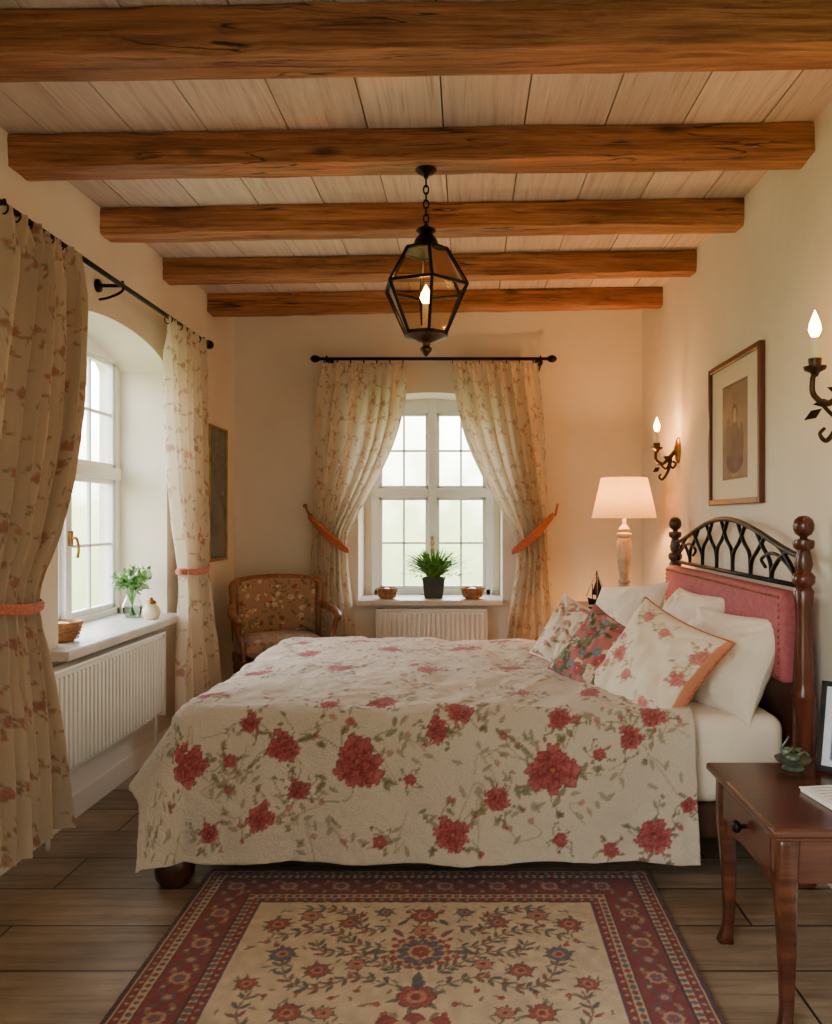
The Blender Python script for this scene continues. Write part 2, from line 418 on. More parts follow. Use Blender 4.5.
def window(name,f,o0,o1,zb,zs,rise,cols,depth,hand):
    r=root(name); fr=[]; 
    def bx(a,z,d): fr.append((a,d,z))
    D0,D1=depth,depth+.06
    zt=zs+rise+.02; c=(o0+o1)/2
    bx((o0-.02,o0+.036),(zb,zt),(D0,D1)); bx((o1-.036,o1+.02),(zb,zt),(D0,D1))
    bx((o0,o1),(zb,zb+.045),(D0,D1)); bx((o0,o1),(zs-.0,zt),(D0,D1))
    zm=zb+(zs-zb)*.56
    bx((o0,o1),(zm-.03,zm+.03),(D0-.01,D1)); bx((c-.028,c+.028),(zb,zt),(D0-.012,D1))
    for (a,b) in ((o0+.036,c-.028),(c+.028,o1-.036)):
        for (p,q) in ((zb+.045,zm-.03),(zm+.03,zs)):
            w=.024
            bx((a,a+w),(p,q),(D0+.01,D1-.01)); bx((b-w,b),(p,q),(D0+.01,D1-.01))
            bx((a,b),(p,p+w),(D0+.01,D1-.01)); bx((a,b),(q-w,q),(D0+.01,D1-.01))
            m=(a+b)/2; bx((m-.008,m+.008),(p,q),(D0+.02,D1-.02))
            hh=(p+q)/2; bx((a,b),(hh-.008,hh+.008),(D0+.02,D1-.02))
    V=[];F=[]
    for a,d,z in fr:
        n=len(V); V+=[f(v[0],v[2],v[1]) for v in boxv(a,d,z)]; F+=[tuple(k+n for k in q) for q in BF]
    mobj('frame',V,F,M['white'],r,bevel=.004,clean=False)
    g=depth+.03
    mobj('glass',[f(o0,zb,g),f(o1,zb,g),f(o1,zs+rise,g),f(o0,zs+rise,g)],[(0,1,2,3)],M['glass'],r,clean=False)
    for z in hand:
        V,F=merge([tube_vf([f(c,z-.035,depth-.02),f(c,z+.035,depth-.02)],.011),tube_vf(sm([f(c,z,depth-.02),f(c,z,depth-.045),f(c,z-.05,depth-.055),f(c,z-.09,depth-.05)],4),.007)])
        mobj('handle',V,F,M['brass'],r,True)
    return r
window('window_1',lambda a,z,d:(XL-d,a,z),LW0,LW1,.70,2.03,.08,2,.25,(1.12,))
window('window_2',lambda a,z,d:(a,YB+d,z),BW0+.07,BW1-.07,.655,1.985,.08,2,.32,(1.05,))
box('trim_3',(BW0,BW0+.06),(YB+.33,YB+.40),(.66,2.06),M['wall'],bevel=.004)
box('trim_4',(BW1-.06,BW1),(YB+.33,YB+.40),(.66,2.06),M['wall'],bevel=.004)
def radiator(name,f,a0,a1,z0,z1,d0,d1):
    r=root(name); L=[]; n=int((a1-a0)/.034)
    L.append(((a0,a1),(d0,d1-.012),(z0+.01,z1-.012)))
    for i in range(n):
        a=a0+.012+(a1-a0-.024)*(i+.5)/n; L.append(((a-.010,a+.010),(d1-.012,d1),(z0+.025,z1-.03)))
    L.append(((a0-.004,a1+.004),(d0-.003,d1+.002),(z1-.014,z1))); L.append(((a0-.004,a0+.003),(d0-.003,d1+.002),(z0,z1))); L.append(((a1-.003,a1+.004),(d0-.003,d1+.002),(z0,z1)))
    V=[];F=[]
    for a,d,z in L:
        k=len(V); V+=[f(v[0],v[2],v[1]) for v in boxv(a,d,z)]; F+=[tuple(j+k for j in q) for q in BF]
    mobj('panel',V,F,M['rad'],r,bevel=.004,clean=False)
    V,F=merge([tube_vf([f(a1-.05,z0+.03,d0+.03),f(a1-.05,.0,d0+.03)],.009),tube_vf([f(a0+.05,z0+.03,d0+.03),f(a0+.05,.0,d0+.03)],.009)])
    mobj('pipes',V,F,M['rad'],r,True)
    V,F=merge([tube_vf([f(a,z0+.1,-.0),f(a,z0+.1,d0+.01)],.012) for a in (a0+.15,a1-.15)]); mobj('wall_brackets',V,F,M['rad'],r,True)
radiator('radiator',lambda a,z,d:(XL+d,a,z),2.83,3.93,.235,.652,.035,.095)
radiator('radiator',lambda a,z,d:(a,YB-d,z),-.61,.14,.16,.60,.02,.075)

# ---------------------------------------------------------------- curtains
def interp_rows(rows,z):
    zs=np.array([r[0] for r in rows]); A=np.array([r[1] for r in rows]); B=np.array([r[2] for r in rows]); 
    o=np.argsort(zs); zs=zs[o];A=A[o];B=B[o]
    def f(Y):
        i=np.clip(np.searchsorted(zs,z)-1,0,len(zs)-2); h=zs[i+1]-zs[i]; t=(z-zs[i])/h
        m=np.gradient(Y,zs); 
        return (2*t**3-3*t**2+1)*Y[i]+(t**3-2*t**2+t)*h*m[i]+(-2*t**3+3*t**2)*Y[i+1]+(t**3-t**2)*h*m[i+1]
    return f(A),f(B)
def curtain(par,f,rows,nf,ztie,amp=.032,seed=0,W=1.15,offs=None,al=.75,base=(238,223,200)):
    ztop=max(r[0] for r in rows); zbot=min(r[0] for r in rows)
    nz=int((ztop-zbot)/.008); ns=220
    z=np.linspace(ztop,zbot,nz)[:,None]; s=np.linspace(0,1,ns)[None,:]
    A,B=interp_rows(rows,z[:,0]); A=A[:,None];B=B[:,None]
    S=np.broadcast_to(s,(nz,ns)); Z=np.broadcast_to(z,(nz,ns))
    top=np.clip((Z-(ztop-.16))/.16,0,1); tt=np.exp(-((Z-ztie)/.16)**2)
    warp=(vnoise(S*3.3+seed,Z*.55+3,seed)-.5)*.16+(vnoise(S*7+seed,Z*1.3+3,seed+2)-.5)*.05
    ph=2*PI*nf*(S+warp*(1-.6*top))+.5*np.sin(Z*2+seed)*S
    am=amp*(1-.3*tt)*(1-.6*top)*(.45+1.05*vnoise(S*nf*.9+7,Z*.7,seed+1))
    sn=np.sin(ph); off=am*np.sign(sn)*np.abs(sn)**.8+.10*amp*np.sin(2.3*ph+1)
    off=off+top*.009*np.sin(2*PI*nf*3*S)
    off=off+ .007*(vnoise(S*22,Z*6,seed+4)-.5)+.010*tt*np.sin(2*PI*nf*2.6*S)+.003*(vnoise(S*30,Z*30,seed+5)-.5)
    side=.25*am*np.cos(ph)
    a=A+(B-A)*S+side
    if offs is not None: off=off+offs(Z)
    P=f(a,Z,off); P=np.stack([np.broadcast_to(q,(nz,ns)).ravel() for q in P],1)
    X=(S*W).ravel(); Y=Z.ravel().copy()
    C=np.tile(nl(base),(len(X),1))*(.95+.08*vnoise(X*8,Y*8,5))[:,None]
    r=np.random.RandomState(seed+20)
    n=0
    for gx in np.arange(.03,W,.10):
        for gz in np.arange(zbot,ztop,.115):
            cx=gx+r.uniform(-.03,.03)+(.05 if n%2 else 0); cy=gz+r.uniform(-.035,.035); n+=1
            R=r.uniform(.011,.023)
            g=[(182,160,116),(170,158,118),(196,160,126)][r.randint(3)]; a0=r.rand()*6
            for k in range(3):
                a1=a0+k*2.1; p_stem(X,Y,C,[(cx,cy),(cx+R*1.2*math.cos(a1),cy+R*1.4*math.sin(a1)),(cx+R*2.6*math.cos(a1+.5),cy+R*2.6*math.sin(a1+.5))],.006,g,.75*al)
                p_leaf(X,Y,C,cx+R*1.8*math.cos(a1+.3),cy+R*1.8*math.sin(a1+.3),R*1.3,R*.6,a1+1,g,None,al)
                if r.rand()<.3: p_flower(X,Y,C,cx+R*2.6*math.cos(a1+.5),cy+R*2.6*math.sin(a1+.5),R*.4,(176,96,84),(206,140,124),(190,150,96),5,0,al)
            pal=[((168,88,78),(212,148,130)),((180,122,90),(216,172,138)),((156,84,80),(204,140,132))][r.randint(3)]
            p_flower(X,Y,C,cx,cy,R,pal[0],pal[1],(190,150,96),5,r.rand()*6,al)
    return mobj('drape',P,grid_faces(nz,ns),M['curt'],par,True,clean=False,col=C)
def band(name,f,a0,a1,z0,z1,d,dep,mat,par,h=.035,gather=0):
    V=[];F=[];n=48
    ac=(a0+a1)/2; hw=(a1-a0)/2; rows=[(-.5,0),(-.36,.006),(-.22,.002),(-.08,.009),(.08,.003),(.22,.009),(.36,.005),(.5,0)]; m=len(rows)
    for i in range(n):
        t=2*PI*i/n; a=ac+hw*math.cos(t); zz=z0+(z1-z0)*(a-a0)/(a1-a0)-.015*math.sin(t)**2; dd=d+dep*math.sin(t)
        hh=h*(1-gather*abs(math.cos(t))**3)
        for k,(ww,oo) in enumerate(rows): 
            V.append(f(a+oo*math.cos(t),zz+ww*hh,dd+oo*math.sin(t)*(1.4+.5*math.sin(i*1.7+k))))
    for i in range(n):
        j=(i+1)%n
        for k in range(m-1): F.append((i*m+k,j*m+k,j*m+k+1,i*m+k+1))
    return mobj(name,V,F,mat,par,True)
def rod(name,p0,p1,brk,wallf,par=None):
    r=root(name); p0=Vector(p0);p1=Vector(p1); d=(p1-p0).normalized(); parts=[tube_vf([p0,p1],.011,10)]
    for e,sg in ((p0,-1),(p1,1)):
        parts.append(tube_vf([e,e+d*sg*.012,e+d*sg*.02,e+d*sg*.04,e+d*sg*.055,e+d*sg*.066],lambda t:[.012,.02,.024,.026,.018,.004][min(5,int(t*5+.5))],12))
    mobj('rod',*merge(parts),M['iron'],r,True)
    rings=[]
    for b in brk:
        q=p0+(p1-p0)*b; w=Vector(wallf(q)); rings.append(tube_vf([w,q],.008,8)); rings.append(tube_vf([w+ (q-w)*.0,w+(q-w).normalized()*.012],.028,14))
        rings.append(tube_vf(sm([q+Vector((0,0,.02)),q+Vector((0,0,-.022)),(q*.5+w*.5)+Vector((0,0,-.05)),w+(q-w).normalized()*.01+Vector((0,0,-.06))],5),.006,8))
    mobj('brackets',*merge(rings),M['iron'],r,True); return r
YC=5.30
rod('curtain_rod',(-.98,YC,2.285),(.545,YC,2.285),(.03,.97),lambda q:(q.x,YB,q.z))
fb=lambda a,z,d:(a,YC-.005-d,z)
def rowsb(l):
    s=790/YC; return [(CZ-(v-519)/s,(a-466)/s,(b-466)/s) for v,a,b in l]
def rings(par,pts,ax):
    parts=[]
    for p in pts:
        p=Vector(p); c=[]
        for i in range(13):
            t=2*PI*i/12; c.append(p+(Vector((0,math.cos(t)*.02,math.sin(t)*.02)) if ax=='x' else Vector((math.cos(t)*.02,0,math.sin(t)*.02))))
        parts.append(tube_vf(c,.0028,6))
    mobj('rings',*merge(parts),M['iron'],par,True)
c1=root('curtain'); curtain(c1,fb,rowsb([(363,322,407),(400,318,404),(440,317,394),(480,316,376),(512,314,358),(535,313,347),(560,312,347),(600,310,351),(640,308,355),(692,305,358)]),6,1.12,.034,1,al=.6)
rings(c1,[(-.95+.088*k,YC,2.272) for k in range(7)],'x')
band('tieback',fb,(309-466)/149,(349-466)/149,1.235,1.00,0,.056,M['terra'],c1,.075,.5)
tube('tieback_cord',[(-1.10,YB-.01,1.30),(-1.09,YB-.06,1.29),(-1.05,YC-.0,1.235)],.008,M['terra'],c1,8,6)
lathe('hook',[(.0,1.285),(.014,1.29),(.014,1.31),(0,1.315)],M['brass'],c1,(-1.10,YB-.03))
c2=root('curtain'); curtain(c2,fb,rowsb([(363,452,537),(400,456,541),(440,466,544),(480,484,546),(512,502,548),(535,513,548),(560,516,550),(600,510,553),(640,505,557),(692,502,560)]),6,1.12,.034,4,al=.6)
rings(c2,[(-.09+.09*k,YC,2.272) for k in range(7)],'x')
band('tieback',fb,(512-466)/149,(553-466)/149,.99,1.235,0,.056,M['terra'],c2,.075,.5)
tube('tieback_cord',[(.60,YC,1.235),(.62,YB-.06,1.30),(.63,YB-.01,1.31)],.008,M['terra'],c2,8,6)
XC=-1.48
rod('curtain_rod',(XC,2.47,2.215),(XC,4.52,2.215),(.03,.455,.97),lambda q:(XL,q.y,q.z))
fl=lambda a,z,d:(XC+.005+d,a,z)
c3=root('curtain'); curtain(c3,fl,[(2.215,2.50,3.04),(2.0,2.48,3.04),(1.7,2.44,3.02),(1.4,2.40,2.94),(1.15,2.36,2.82),(.95,2.34,2.70),(.75,2.33,2.73),(.45,2.32,2.79),(.2,2.31,2.82),(.115,2.30,2.83)],7,.94,.042,8,W=1.3,offs=lambda z:.035*np.clip((.95-z)/.95,0,1),al=.75,base=(226,206,178))
rings(c3,[(XC,2.52+.07*k,2.202) for k in range(8)],'y')
band('tieback',fl,2.33,2.715,.95,.92,0,.062,M['rose'],c3,.035)
c4=root('curtain'); curtain(c4,fl,[(2.215,3.90,4.45),(2.0,3.90,4.46),(1.6,3.94,4.47),(1.2,4.02,4.48),(.92,4.10,4.46),(.7,4.06,4.50),(.4,4.0,4.55),(.18,3.98,4.58)],6,.92,.032,12,W=1.15,offs=lambda z:.05*np.clip((.92-z)/.92,0,1),al=.65)
rings(c4,[(XC,3.93+.07*k,2.202) for k in range(8)],'y')
band('tieback',fl,4.075,4.47,.94,.94,0,.052,M['rose'],c4,.032)

# ---------------------------------------------------------------- bed
bed=root('bed')
BX=1.12; BN,BFy=2.62,4.23
def post(y,mat,nm):
    p=[(0,0),(.040,.005),(.044,.05),(.034,.09),(.036,.12),(.036,.30),(.030,.33),(.037,.36),(.037,.62),(.040,.63),(.028,.65),(.034,.68),(.030,.75),(.025,.86),(.027,.92),(.033,.97),(.024,.985),(.036,1.0),(.037,1.02),(.024,1.035),(.030,1.06),(.024,1.09),(.020,1.105),(.033,1.115),(.035,1.13),(.033,1.14),(.012,1.146),(.014,1.152),(.026,1.160),(.033,1.175),(.034,1.19),(.029,1.207),(.016,1.219),(0,1.222)]
    lathe(nm,p,mat,bed,(BX,y),32)
post(BN,M['rwood'],'head_post_near'); post(BFy,M['dwood'],'head_post_far')
box('headboard_panel',(BX-.022,BX+.012),(BN+.03,BFy-.03),(.28,.72),M['dwood'],bed)
box('padded_panel',(BX-.062,BX+.012),(BN+.032,BFy-.032),(.655,.965),M['pink'],bed,bevel=.022,seg=5,smooth=True)
parts=[]
yy=np.arange(BN+.055,BFy-.05,.022)
for y in yy:
    for z in (.675,.945): parts.append(sph_vf((BX-.063,y,z),.005,6,4))
for z in np.arange(.70,.94,.022):
    for y in (BN+.055,BFy-.055): parts.append(sph_vf((BX-.063,y,z),.005,6,4))
mobj('studs',*merge(parts),M['brass'],bed,True)
ym=(BN+BFy)/2; hw=(BFy-BN)/2-.02
def crest(t): return 1.085+.125*(math.cos(PI*t)*.5+.5)**.7
arc=[(BX,ym+hw*t,crest(t)) for t in np.linspace(-1,1,50)]
parts=[tube_vf(arc,.011,8),tube_vf([(BX,BN+.03,.985),(BX,BFy-.03,.985)],.009,8)]
nb=7
for k in range(nb+1):
    t0=-.94+1.88*k/nb
    for sg in (-1,1):
        t1=t0+sg*.19
        if abs(t1)>.98: continue
        ya=ym+hw*t0; yb=ym+hw*t1; zt=crest(t1)-.004; zm=(.985+zt)/2
        parts.append(tube_vf(sm([(BX,ya,.985),(BX,ya+sg*.012,zm-.02),(BX,ya+sg*.08,zm+.03),(BX,yb,zt)],6),.0085,7))
for sg in (-1,1):
    parts.append(tube_vf(sm([(BX,ym+sg*hw*.97,1.0),(BX,ym+sg*hw*.86,1.05),(BX,ym+sg*hw*.70,1.085),(BX,ym+sg*hw*.55,1.06),(BX,ym+sg*hw*.6,1.03)],6),.007,7))
mobj('iron_crest',*merge(parts),M['iron'],bed,True)
box('side_rail_near',(-.93,BX-.03),(BN+.03,BN+.06),(.14,.25),M['dwood'],bed)
box('side_rail_far',(-.93,BX-.03),(BFy-.07,BFy-.04),(.14,.25),M['dwood'],bed)
box('foot_rail',(-.95,-.915),(BN+.03,BFy-.04),(.12,.36),M['dwood'],bed)
box('slats',(-.9,BX-.04),(BN+.06,BFy-.07),(.22,.25),M['dwood'],bed)
for y,nm in ((BN+.0,'foot_near'),(BFy-.06,'foot_far')):
    lathe(nm,[(0,0),(.045,.002),(.062,.03),(.066,.065),(.060,.10),(.042,.13),(.032,.14),(.040,.15),(.036,.165),(.036,.38),(0,.385)],M['dwood'],bed,(-.965,y))
box('mattress',(-.90,BX-.045),(BN+.025,BFy-.05),(.25,.545),M['sheet'],bed,bevel=.05,seg=6,smooth=True)
# bedspread
TOPZ=.58; FX,NY,FY=-.92,2.665,4.15
st=.0054
a=np.arange(-.33,.755-FX,st); b=np.arange(-.53,(FY-NY)+.30,st)
A,B=np.meshgrid(a,b,indexing='ij')
oa=np.maximum(0,-A); ob=np.maximum(0,-B); oc=np.maximum(0,B-(FY-NY)); sy=np.where(oc>0,1.,-1.); obb=np.maximum(ob,oc)
p=4.0; D=(oa**p+obb**p)**(1/p); hyp=np.hypot(oa,obb)+1e-9; nx=-oa/hyp; ny=sy*obb/hyp
r_=.07; q=r_*PI/2
ang=np.minimum(D/r_,PI/2); ex=np.maximum(0,D-q)
Xb=np.maximum(A,0)+FX; Yb=np.clip(B,0,FY-NY)+NY
wv=np.sin(Xb*8.5+1.2+1.4*vnoise(Xb*3+5,B*2+4,2))*.6+np.sin(Xb*17+.5+2*vnoise(Xb*4,B*3,6))*.4
wf=np.sin(Yb*11+.6)
phi=np.arctan2(oa,obb+1e-9)
corner=np.minimum(oa,obb)>0
k=np.clip(ex/.45,0,1)
fold=.024*wv*k*(obb>0)+.014*wf*k*(obb<=0)+corner*.020*np.sin(phi*5+.4)*k
out=r_*np.sin(ang)+ex*.09+fold+(oa>0)*ex*.52*np.sin(phi)
drop=r_*(1-np.cos(ang))+ex*(.985-.10*(oa>0)*np.sin(phi))
ed=np.minimum(np.minimum(np.clip(B,0,9),np.clip(FY-NY-B,0,9)),np.clip(A,0,9)); ed=np.clip(ed/.25,0,1)
fine=.008*(vnoise(A*22+3+40,B*30+20,10)-.5)+.005*(vnoise(A*44+40,B*50+40,17)-.5)
puff=.022*ed+.022*(vnoise(Xb*4.5+12,Yb*4.5+1,8)-.5)+.017*(vnoise(Xb*11+22,Yb*9+1,9)-.5)
xx=Xb+nx*out; yy2=Yb+ny*out
zz=TOPZ-drop+puff*(1-k)+.02*(vnoise(Xb*3+11,B*2+5,11)-.5)*k
zz=zz+.006*(vnoise(Xb*14+20,B*12+10,12)-.5)+fine*(1-np.clip(k*2,0,1)); yy2=yy2+(.014*(vnoise(Xb*9+20,B*7+10,13)-.5)+.009*(vnoise(Xb*22+30,B*14+20,14)-.5)+fine)*np.clip(k*2,0,1)
zz=np.maximum(zz,.03)
edge=np.clip((A-(a[-1]-.04))/.04,0,1); zz=zz-edge*.012*(obb<=0)
X=(A+FX).ravel(); Y=B.ravel()
C=np.tile(nl((242,228,206)),(len(X),1))*(.93+.09*vnoise(X*7+20,Y*7+20,5))[:,None]
r=np.random.RandomState(3)
def tocloth(u,v):
    if v>712:
        s=306.; return (u-466)/s, -((.575-(CZ-(v-519)/s)))-.02
    s=(v-519)/(CZ-.60); return (u-466)/s, 790/s-NY
for i in range(230):
    cx=r.uniform(-1.2,.72); cy=r.uniform(-.5,1.6)
    p_stem(X,Y,C,[(cx,cy),(cx+r.uniform(-.06,.06),cy+r.uniform(-.06,.06)),(cx+r.uniform(-.12,.12),cy+r.uniform(-.1,.1))],.0055,(184,168,122),.55)
    for kk in range(4): p_leaf(X,Y,C,cx+r.uniform(-.06,.06),cy+r.uniform(-.06,.06),.040,.015,r.rand()*6,[(172,160,106),(190,148,106),(160,154,108)][r.randint(3)],None,.6)
    if r.rand()<.4: p_flower(X,Y,C,cx,cy,.012,(190,96,88),(216,140,122),(220,180,120),5,0,.7)
big=[(357,770,.086),(553,778,.084),(185,775,.072),(653,843,.058),(453,840,.058),(262,825,.044),(298,800,.038),(497,808,.042),(438,742,.042),(632,745,.042),(688,812,.030),(655,722,.048),(276,712,.052),(249,733,.036),(462,720,.052),(383,697,.052),(213,693,.05),(560,704,.042),
(340,668,.06),(430,672,.065),(510,668,.055),(260,668,.06),(390,652,.06),(310,652,.06),(460,650,.06),(540,655,.055),(300,640,.06),(360,642,.06),(500,642,.06),(590,690,.042),(330,700,.032),(520,690,.036),(570,640,.055),(610,858,.028),(380,848,.026),(210,842,.032),(560,848,.026),(600,762,.024),(410,790,.022),(230,770,.024)]
for i,(u,v,R) in enumerate(big):
    cx,cy=tocloth(u,v); spray(X,Y,C,cx,cy,R,r.rand()*6,r,((142,38,48),(222,116,112)) if v>690 else ((172,72,80),(220,142,138)),(134,132,82),.75)
P=np.stack([xx.ravel(),yy2.ravel(),zz.ravel()],1)
sp=root('bedspread'); o=mobj('quilt_cloth',P,grid_faces(len(a),len(b)),M['cover'],sp,True,clean=False,col=C)
so=o.modifiers.new('solid','SOLIDIFY'); so.thickness=.008; so.offset=-1

# ---------------------------------------------------------------- pillows
def pillow(name,c,n,w,h,t,base,fl=None,back=None,roll=0,piping=None,seed=0,wr=.018):
    n=Vector(n).normalized(); up=Vector((0,0,1)); up=(up-n*up.dot(n)).normalized(); rt=up.cross(n)
    rot=Matrix.Rotation(roll,3,n); up=rot@up; rt=rot@rt
    par=root(name); N=72
    u=np.linspace(-1,1,N); U,Vv=np.meshgrid(u,u,indexing='ij')
    Pp=[];Cc=[]
    for sg in (1,-1):
        prof=((1-np.abs(U)**2.6).clip(0)**.6)*((1-np.abs(Vv)**2.6).clip(0)**.6)
        lx=U*w/2*(1-.10*(1-Vv**2)*np.abs(U)**2); ly=Vv*h/2*(1-.10*(1-U**2)*np.abs(Vv)**2)
        lz=sg*(t/2*prof)+ (wr*(vnoise(U*3+seed+4,Vv*3+12,seed)-.5)+wr*.6*(vnoise(U*8+seed+10,Vv*5+12,seed+1)-.5))*prof*1.4
        lz+=sg*.009*np.sin(np.arctan2(Vv-1.1,U-1.1)*20)*np.exp(-((U-1)**2+(Vv-1)**2)*1.5)*prof
        lz+=sg*.009*np.sin(np.arctan2(Vv-1.1,U+1.1)*20)*np.exp(-((U+1)**2+(Vv-1)**2)*1.5)*prof
        W=np.array(c)[None,:]+lx.ravel()[:,None]*np.array(rt)+ly.ravel()[:,None]*np.array(up)+lz.ravel()[:,None]*np.array(n)
        X=(U*w/2).ravel();Y=(Vv*h/2).ravel()
        col=np.tile(nl(base if sg>0 or back is None else back),(N*N,1))*(.96+.07*vnoise(X*14+20,Y*14+20,5))[:,None]
        if fl and sg>0: fl(X,Y,col)
        Pp.append(W);Cc.append(col)
    F=grid_faces(N,N); F2=[tuple(i+N*N for i in f)[::-1] for f in F]
    P=np.vstack(Pp); mobj('cushion',P,F+F2,M['pil'],par,True,clean=False,col=np.vstack(Cc))
    if piping:
        idx=[i*N for i in range(N)]+[(N-1)*N+j for j in range(N)]+[i*N+N-1 for i in range(N-1,-1,-1)]+[j for j in range(N-1,-1,-1)]
        pts=[Vector(P[i]) for i in idx[::2]]; tube('piping',pts,.0045,piping,par,6)
    return par
W1=(242,231,214)
def fl_soft(X,Y,C):
    r=np.random.RandomState(5)
    for i in range(15):
        cx=r.uniform(-.20,.20);cy=r.uniform(-.20,.20)
        spray(X,Y,C,cx,cy,r.uniform(.016,.032),r.rand()*6,r,((184,90,92),(226,158,146)),(186,172,122),.65)
    q=(X>.196); C[q]=nl((212,134,98))
def fl_dense(X,Y,C):
    r=np.random.RandomState(9)
    for i in range(80):
        cx=r.uniform(-.16,.16);cy=r.uniform(-.16,.16); pal=[((126,30,46),(200,96,98)),((206,170,140),(232,214,188)),((70,92,108),(136,154,158)),((84,98,64),(132,142,98))][r.randint(4)]
        p_leaf(X,Y,C,cx+.03,cy,.05,.02,r.rand()*6,(88,102,70))
        p_flower(X,Y,C,cx,cy,r.uniform(.012,.028),pal[0],pal[1],(210,170,90),5,r.rand()*6)
def fl_small(X,Y,C):
    r=np.random.RandomState(11)
    for i in range(34):
        cx=r.uniform(-.15,.15);cy=r.uniform(-.15,.15)
        p_flower(X,Y,C,cx,cy,r.uniform(.010,.018),(170,92,82),(210,146,126),(200,160,90),5,r.rand()*6,.85)
        p_leaf(X,Y,C,cx+.02,cy,.035,.014,r.rand()*6,(150,144,100))
pillow('bed_pillow',(.935,2.90,.690),(-.84,-.36,.50),.50,.40,.19,W1,seed=1)
pillow('bed_pillow',(.955,3.45,.725),(-.84,-.15,.48),.50,.38,.18,W1,seed=2)
pillow('bed_pillow',(.760,3.80,.735),(-.80,-.45,.52),.46,.36,.17,W1,seed=3,roll=.15)
pillow('throw_pillow',(.670,2.82,.685),(-.70,-.66,.62),.43,.42,.17,(240,226,204),fl_soft,(212,134,98),roll=-.34,piping=M['terra'],seed=4)
pillow('throw_pillow',(.505,3.00,.695),(-.60,-.72,.55),.31,.31,.13,(182,106,98),fl_dense,(150,56,60),roll=-.42,piping=M['pink'],seed=5)
pillow('throw_pillow',(.450,3.38,.710),(-.66,-.68,.50),.30,.30,.13,(230,213,190),fl_small,(216,190,170),roll=-.30,piping=M['paper'],seed=6)

# ---------------------------------------------------------------- rug
rug=root('area_rug')
rx0,rx1,ry0,ry1=-.87,.62,.75,2.70
st=.0040
gx=np.arange(rx0,rx1,st);gy=np.arange(ry0,ry1,st); GX,GY=np.meshgrid(gx,gy,indexing='ij')
X=GX.ravel();Y=GY.ravel(); cxr=(rx0+rx1)/2; cyr=(ry0+ry1)/2
d=np.minimum(np.minimum(X-rx0,rx1-X),np.minimum(Y-ry0,ry1-Y))
C=np.tile(nl((230,208,174)),(len(X),1)); RED=(136,30,34);DK=(74,24,28);BG=(212,184,146);BLU=(66,70,92)
for lo,hi,c in ((-.1,.014,DK),(.014,.020,BG),(.020,.042,(126,30,34)),(.042,.065,BG),(.065,.071,DK),(.071,.175,RED),(.175,.181,DK),(.181,.204,BG),(.204,.226,(130,34,36)),(.226,.232,BLU)):
    q=(d>=lo)&(d<hi); C[q]=nl(c)
r=np.random.RandomState(2)
def per(off,stp):
    pts=[]
    for xx_ in np.arange(rx0+off,rx1-off+.001,stp): pts+= [(xx_,ry1-off),(xx_,ry0+off)]
    for yy_ in np.arange(ry0+off+stp,ry1-off-stp/2,stp): pts+=[(rx0+off,yy_),(rx1-off,yy_)]
    return pts
for off in (.054,.192):
    for i,(x_,y_) in enumerate(per(off,.024)): p_flower(X,Y,C,x_,y_,.010,*(((130,40,40),(156,62,56),(70,70,88)) if i%4<2 else ((74,78,98),(104,108,118),(180,90,70))),4,0)
for i,(x_,y_) in enumerate(per(.031,.03)): p_flower(X,Y,C,x_,y_,.006,(196,150,110),(206,166,126),(196,150,110),4,0)
for i,(x_,y_) in enumerate(per(.215,.03)): p_flower(X,Y,C,x_,y_,.006,(196,150,110),(206,166,126),(196,150,110),4,0)
pp=per(.1225,.085)
for i,(x_,y_) in enumerate(pp):
    horiz=(abs(y_-ry1)<.2 or abs(y_-ry0)<.2)
    if (i//2)%2==0:
        for kk in range(4): p_leaf(X,Y,C,x_+.035*math.cos(kk*PI/2+.78),y_+.035*math.sin(kk*PI/2+.78),.04,.015,kk*PI/2+.78,[(96,102,92),(176,140,100)][kk%2])
        p_flower(X,Y,C,x_,y_,.030,(190,112,88),(216,168,132),(80,70,86),8,0)
        p_flower(X,Y,C,x_,y_,.018,(76,74,96),(110,108,122),(220,190,150),8,0)
        p_flower(X,Y,C,x_,y_,.009,(160,44,46),(176,66,62),(220,190,150),6,0)
    else:
        p_flower(X,Y,C,x_,y_,.020,(66,64,86),(116,114,126),(210,150,110),6,0)
        p_flower(X,Y,C,x_,y_,.012,(196,110,84),(220,160,120),(110,30,34),6,0)
        for kk in (-1,1):
            for k2 in (-1,1):
                dx,dy=(kk*.034,k2*.026) if horiz else (k2*.026,kk*.034)
                p_leaf(X,Y,C,x_+dx,y_+dy,.036,.013,kk*k2*.8,(196,150,110) if k2>0 else (104,106,92))
                p_flower(X,Y,C,x_+dx*1.1,y_+dy*1.35,.007,(204,130,100),(214,160,126),(204,130,100),5,0)
RC=((134,32,40),(196,92,80)); BC=((66,72,98),(120,124,138)); PC=((180,94,76),(216,152,122))
for i in range(120):
    fx_=r.uniform(.03,.49); fy_=r.uniform(.02,.72)
    for sx_ in (1,-1):
        for sy_ in (1,-1):
            a_=r.rand()*6 if sx_==1 and sy_==1 else a_
            x_=cxr+sx_*fx_; y_=cyr+sy_*fy_; aa=math.atan2(sy_*math.sin(a_),sx_*math.cos(a_))
            p_leaf(X,Y,C,x_,y_,.030,.009,aa,[(164,110,86),(124,124,100),(140,84,70)][i%3],None,.75)
            if i%3==0: p_flower(X,Y,C,x_+.012*math.cos(aa),y_+.012*math.sin(aa),.010,RC[0],RC[1],(220,180,130),5,0)
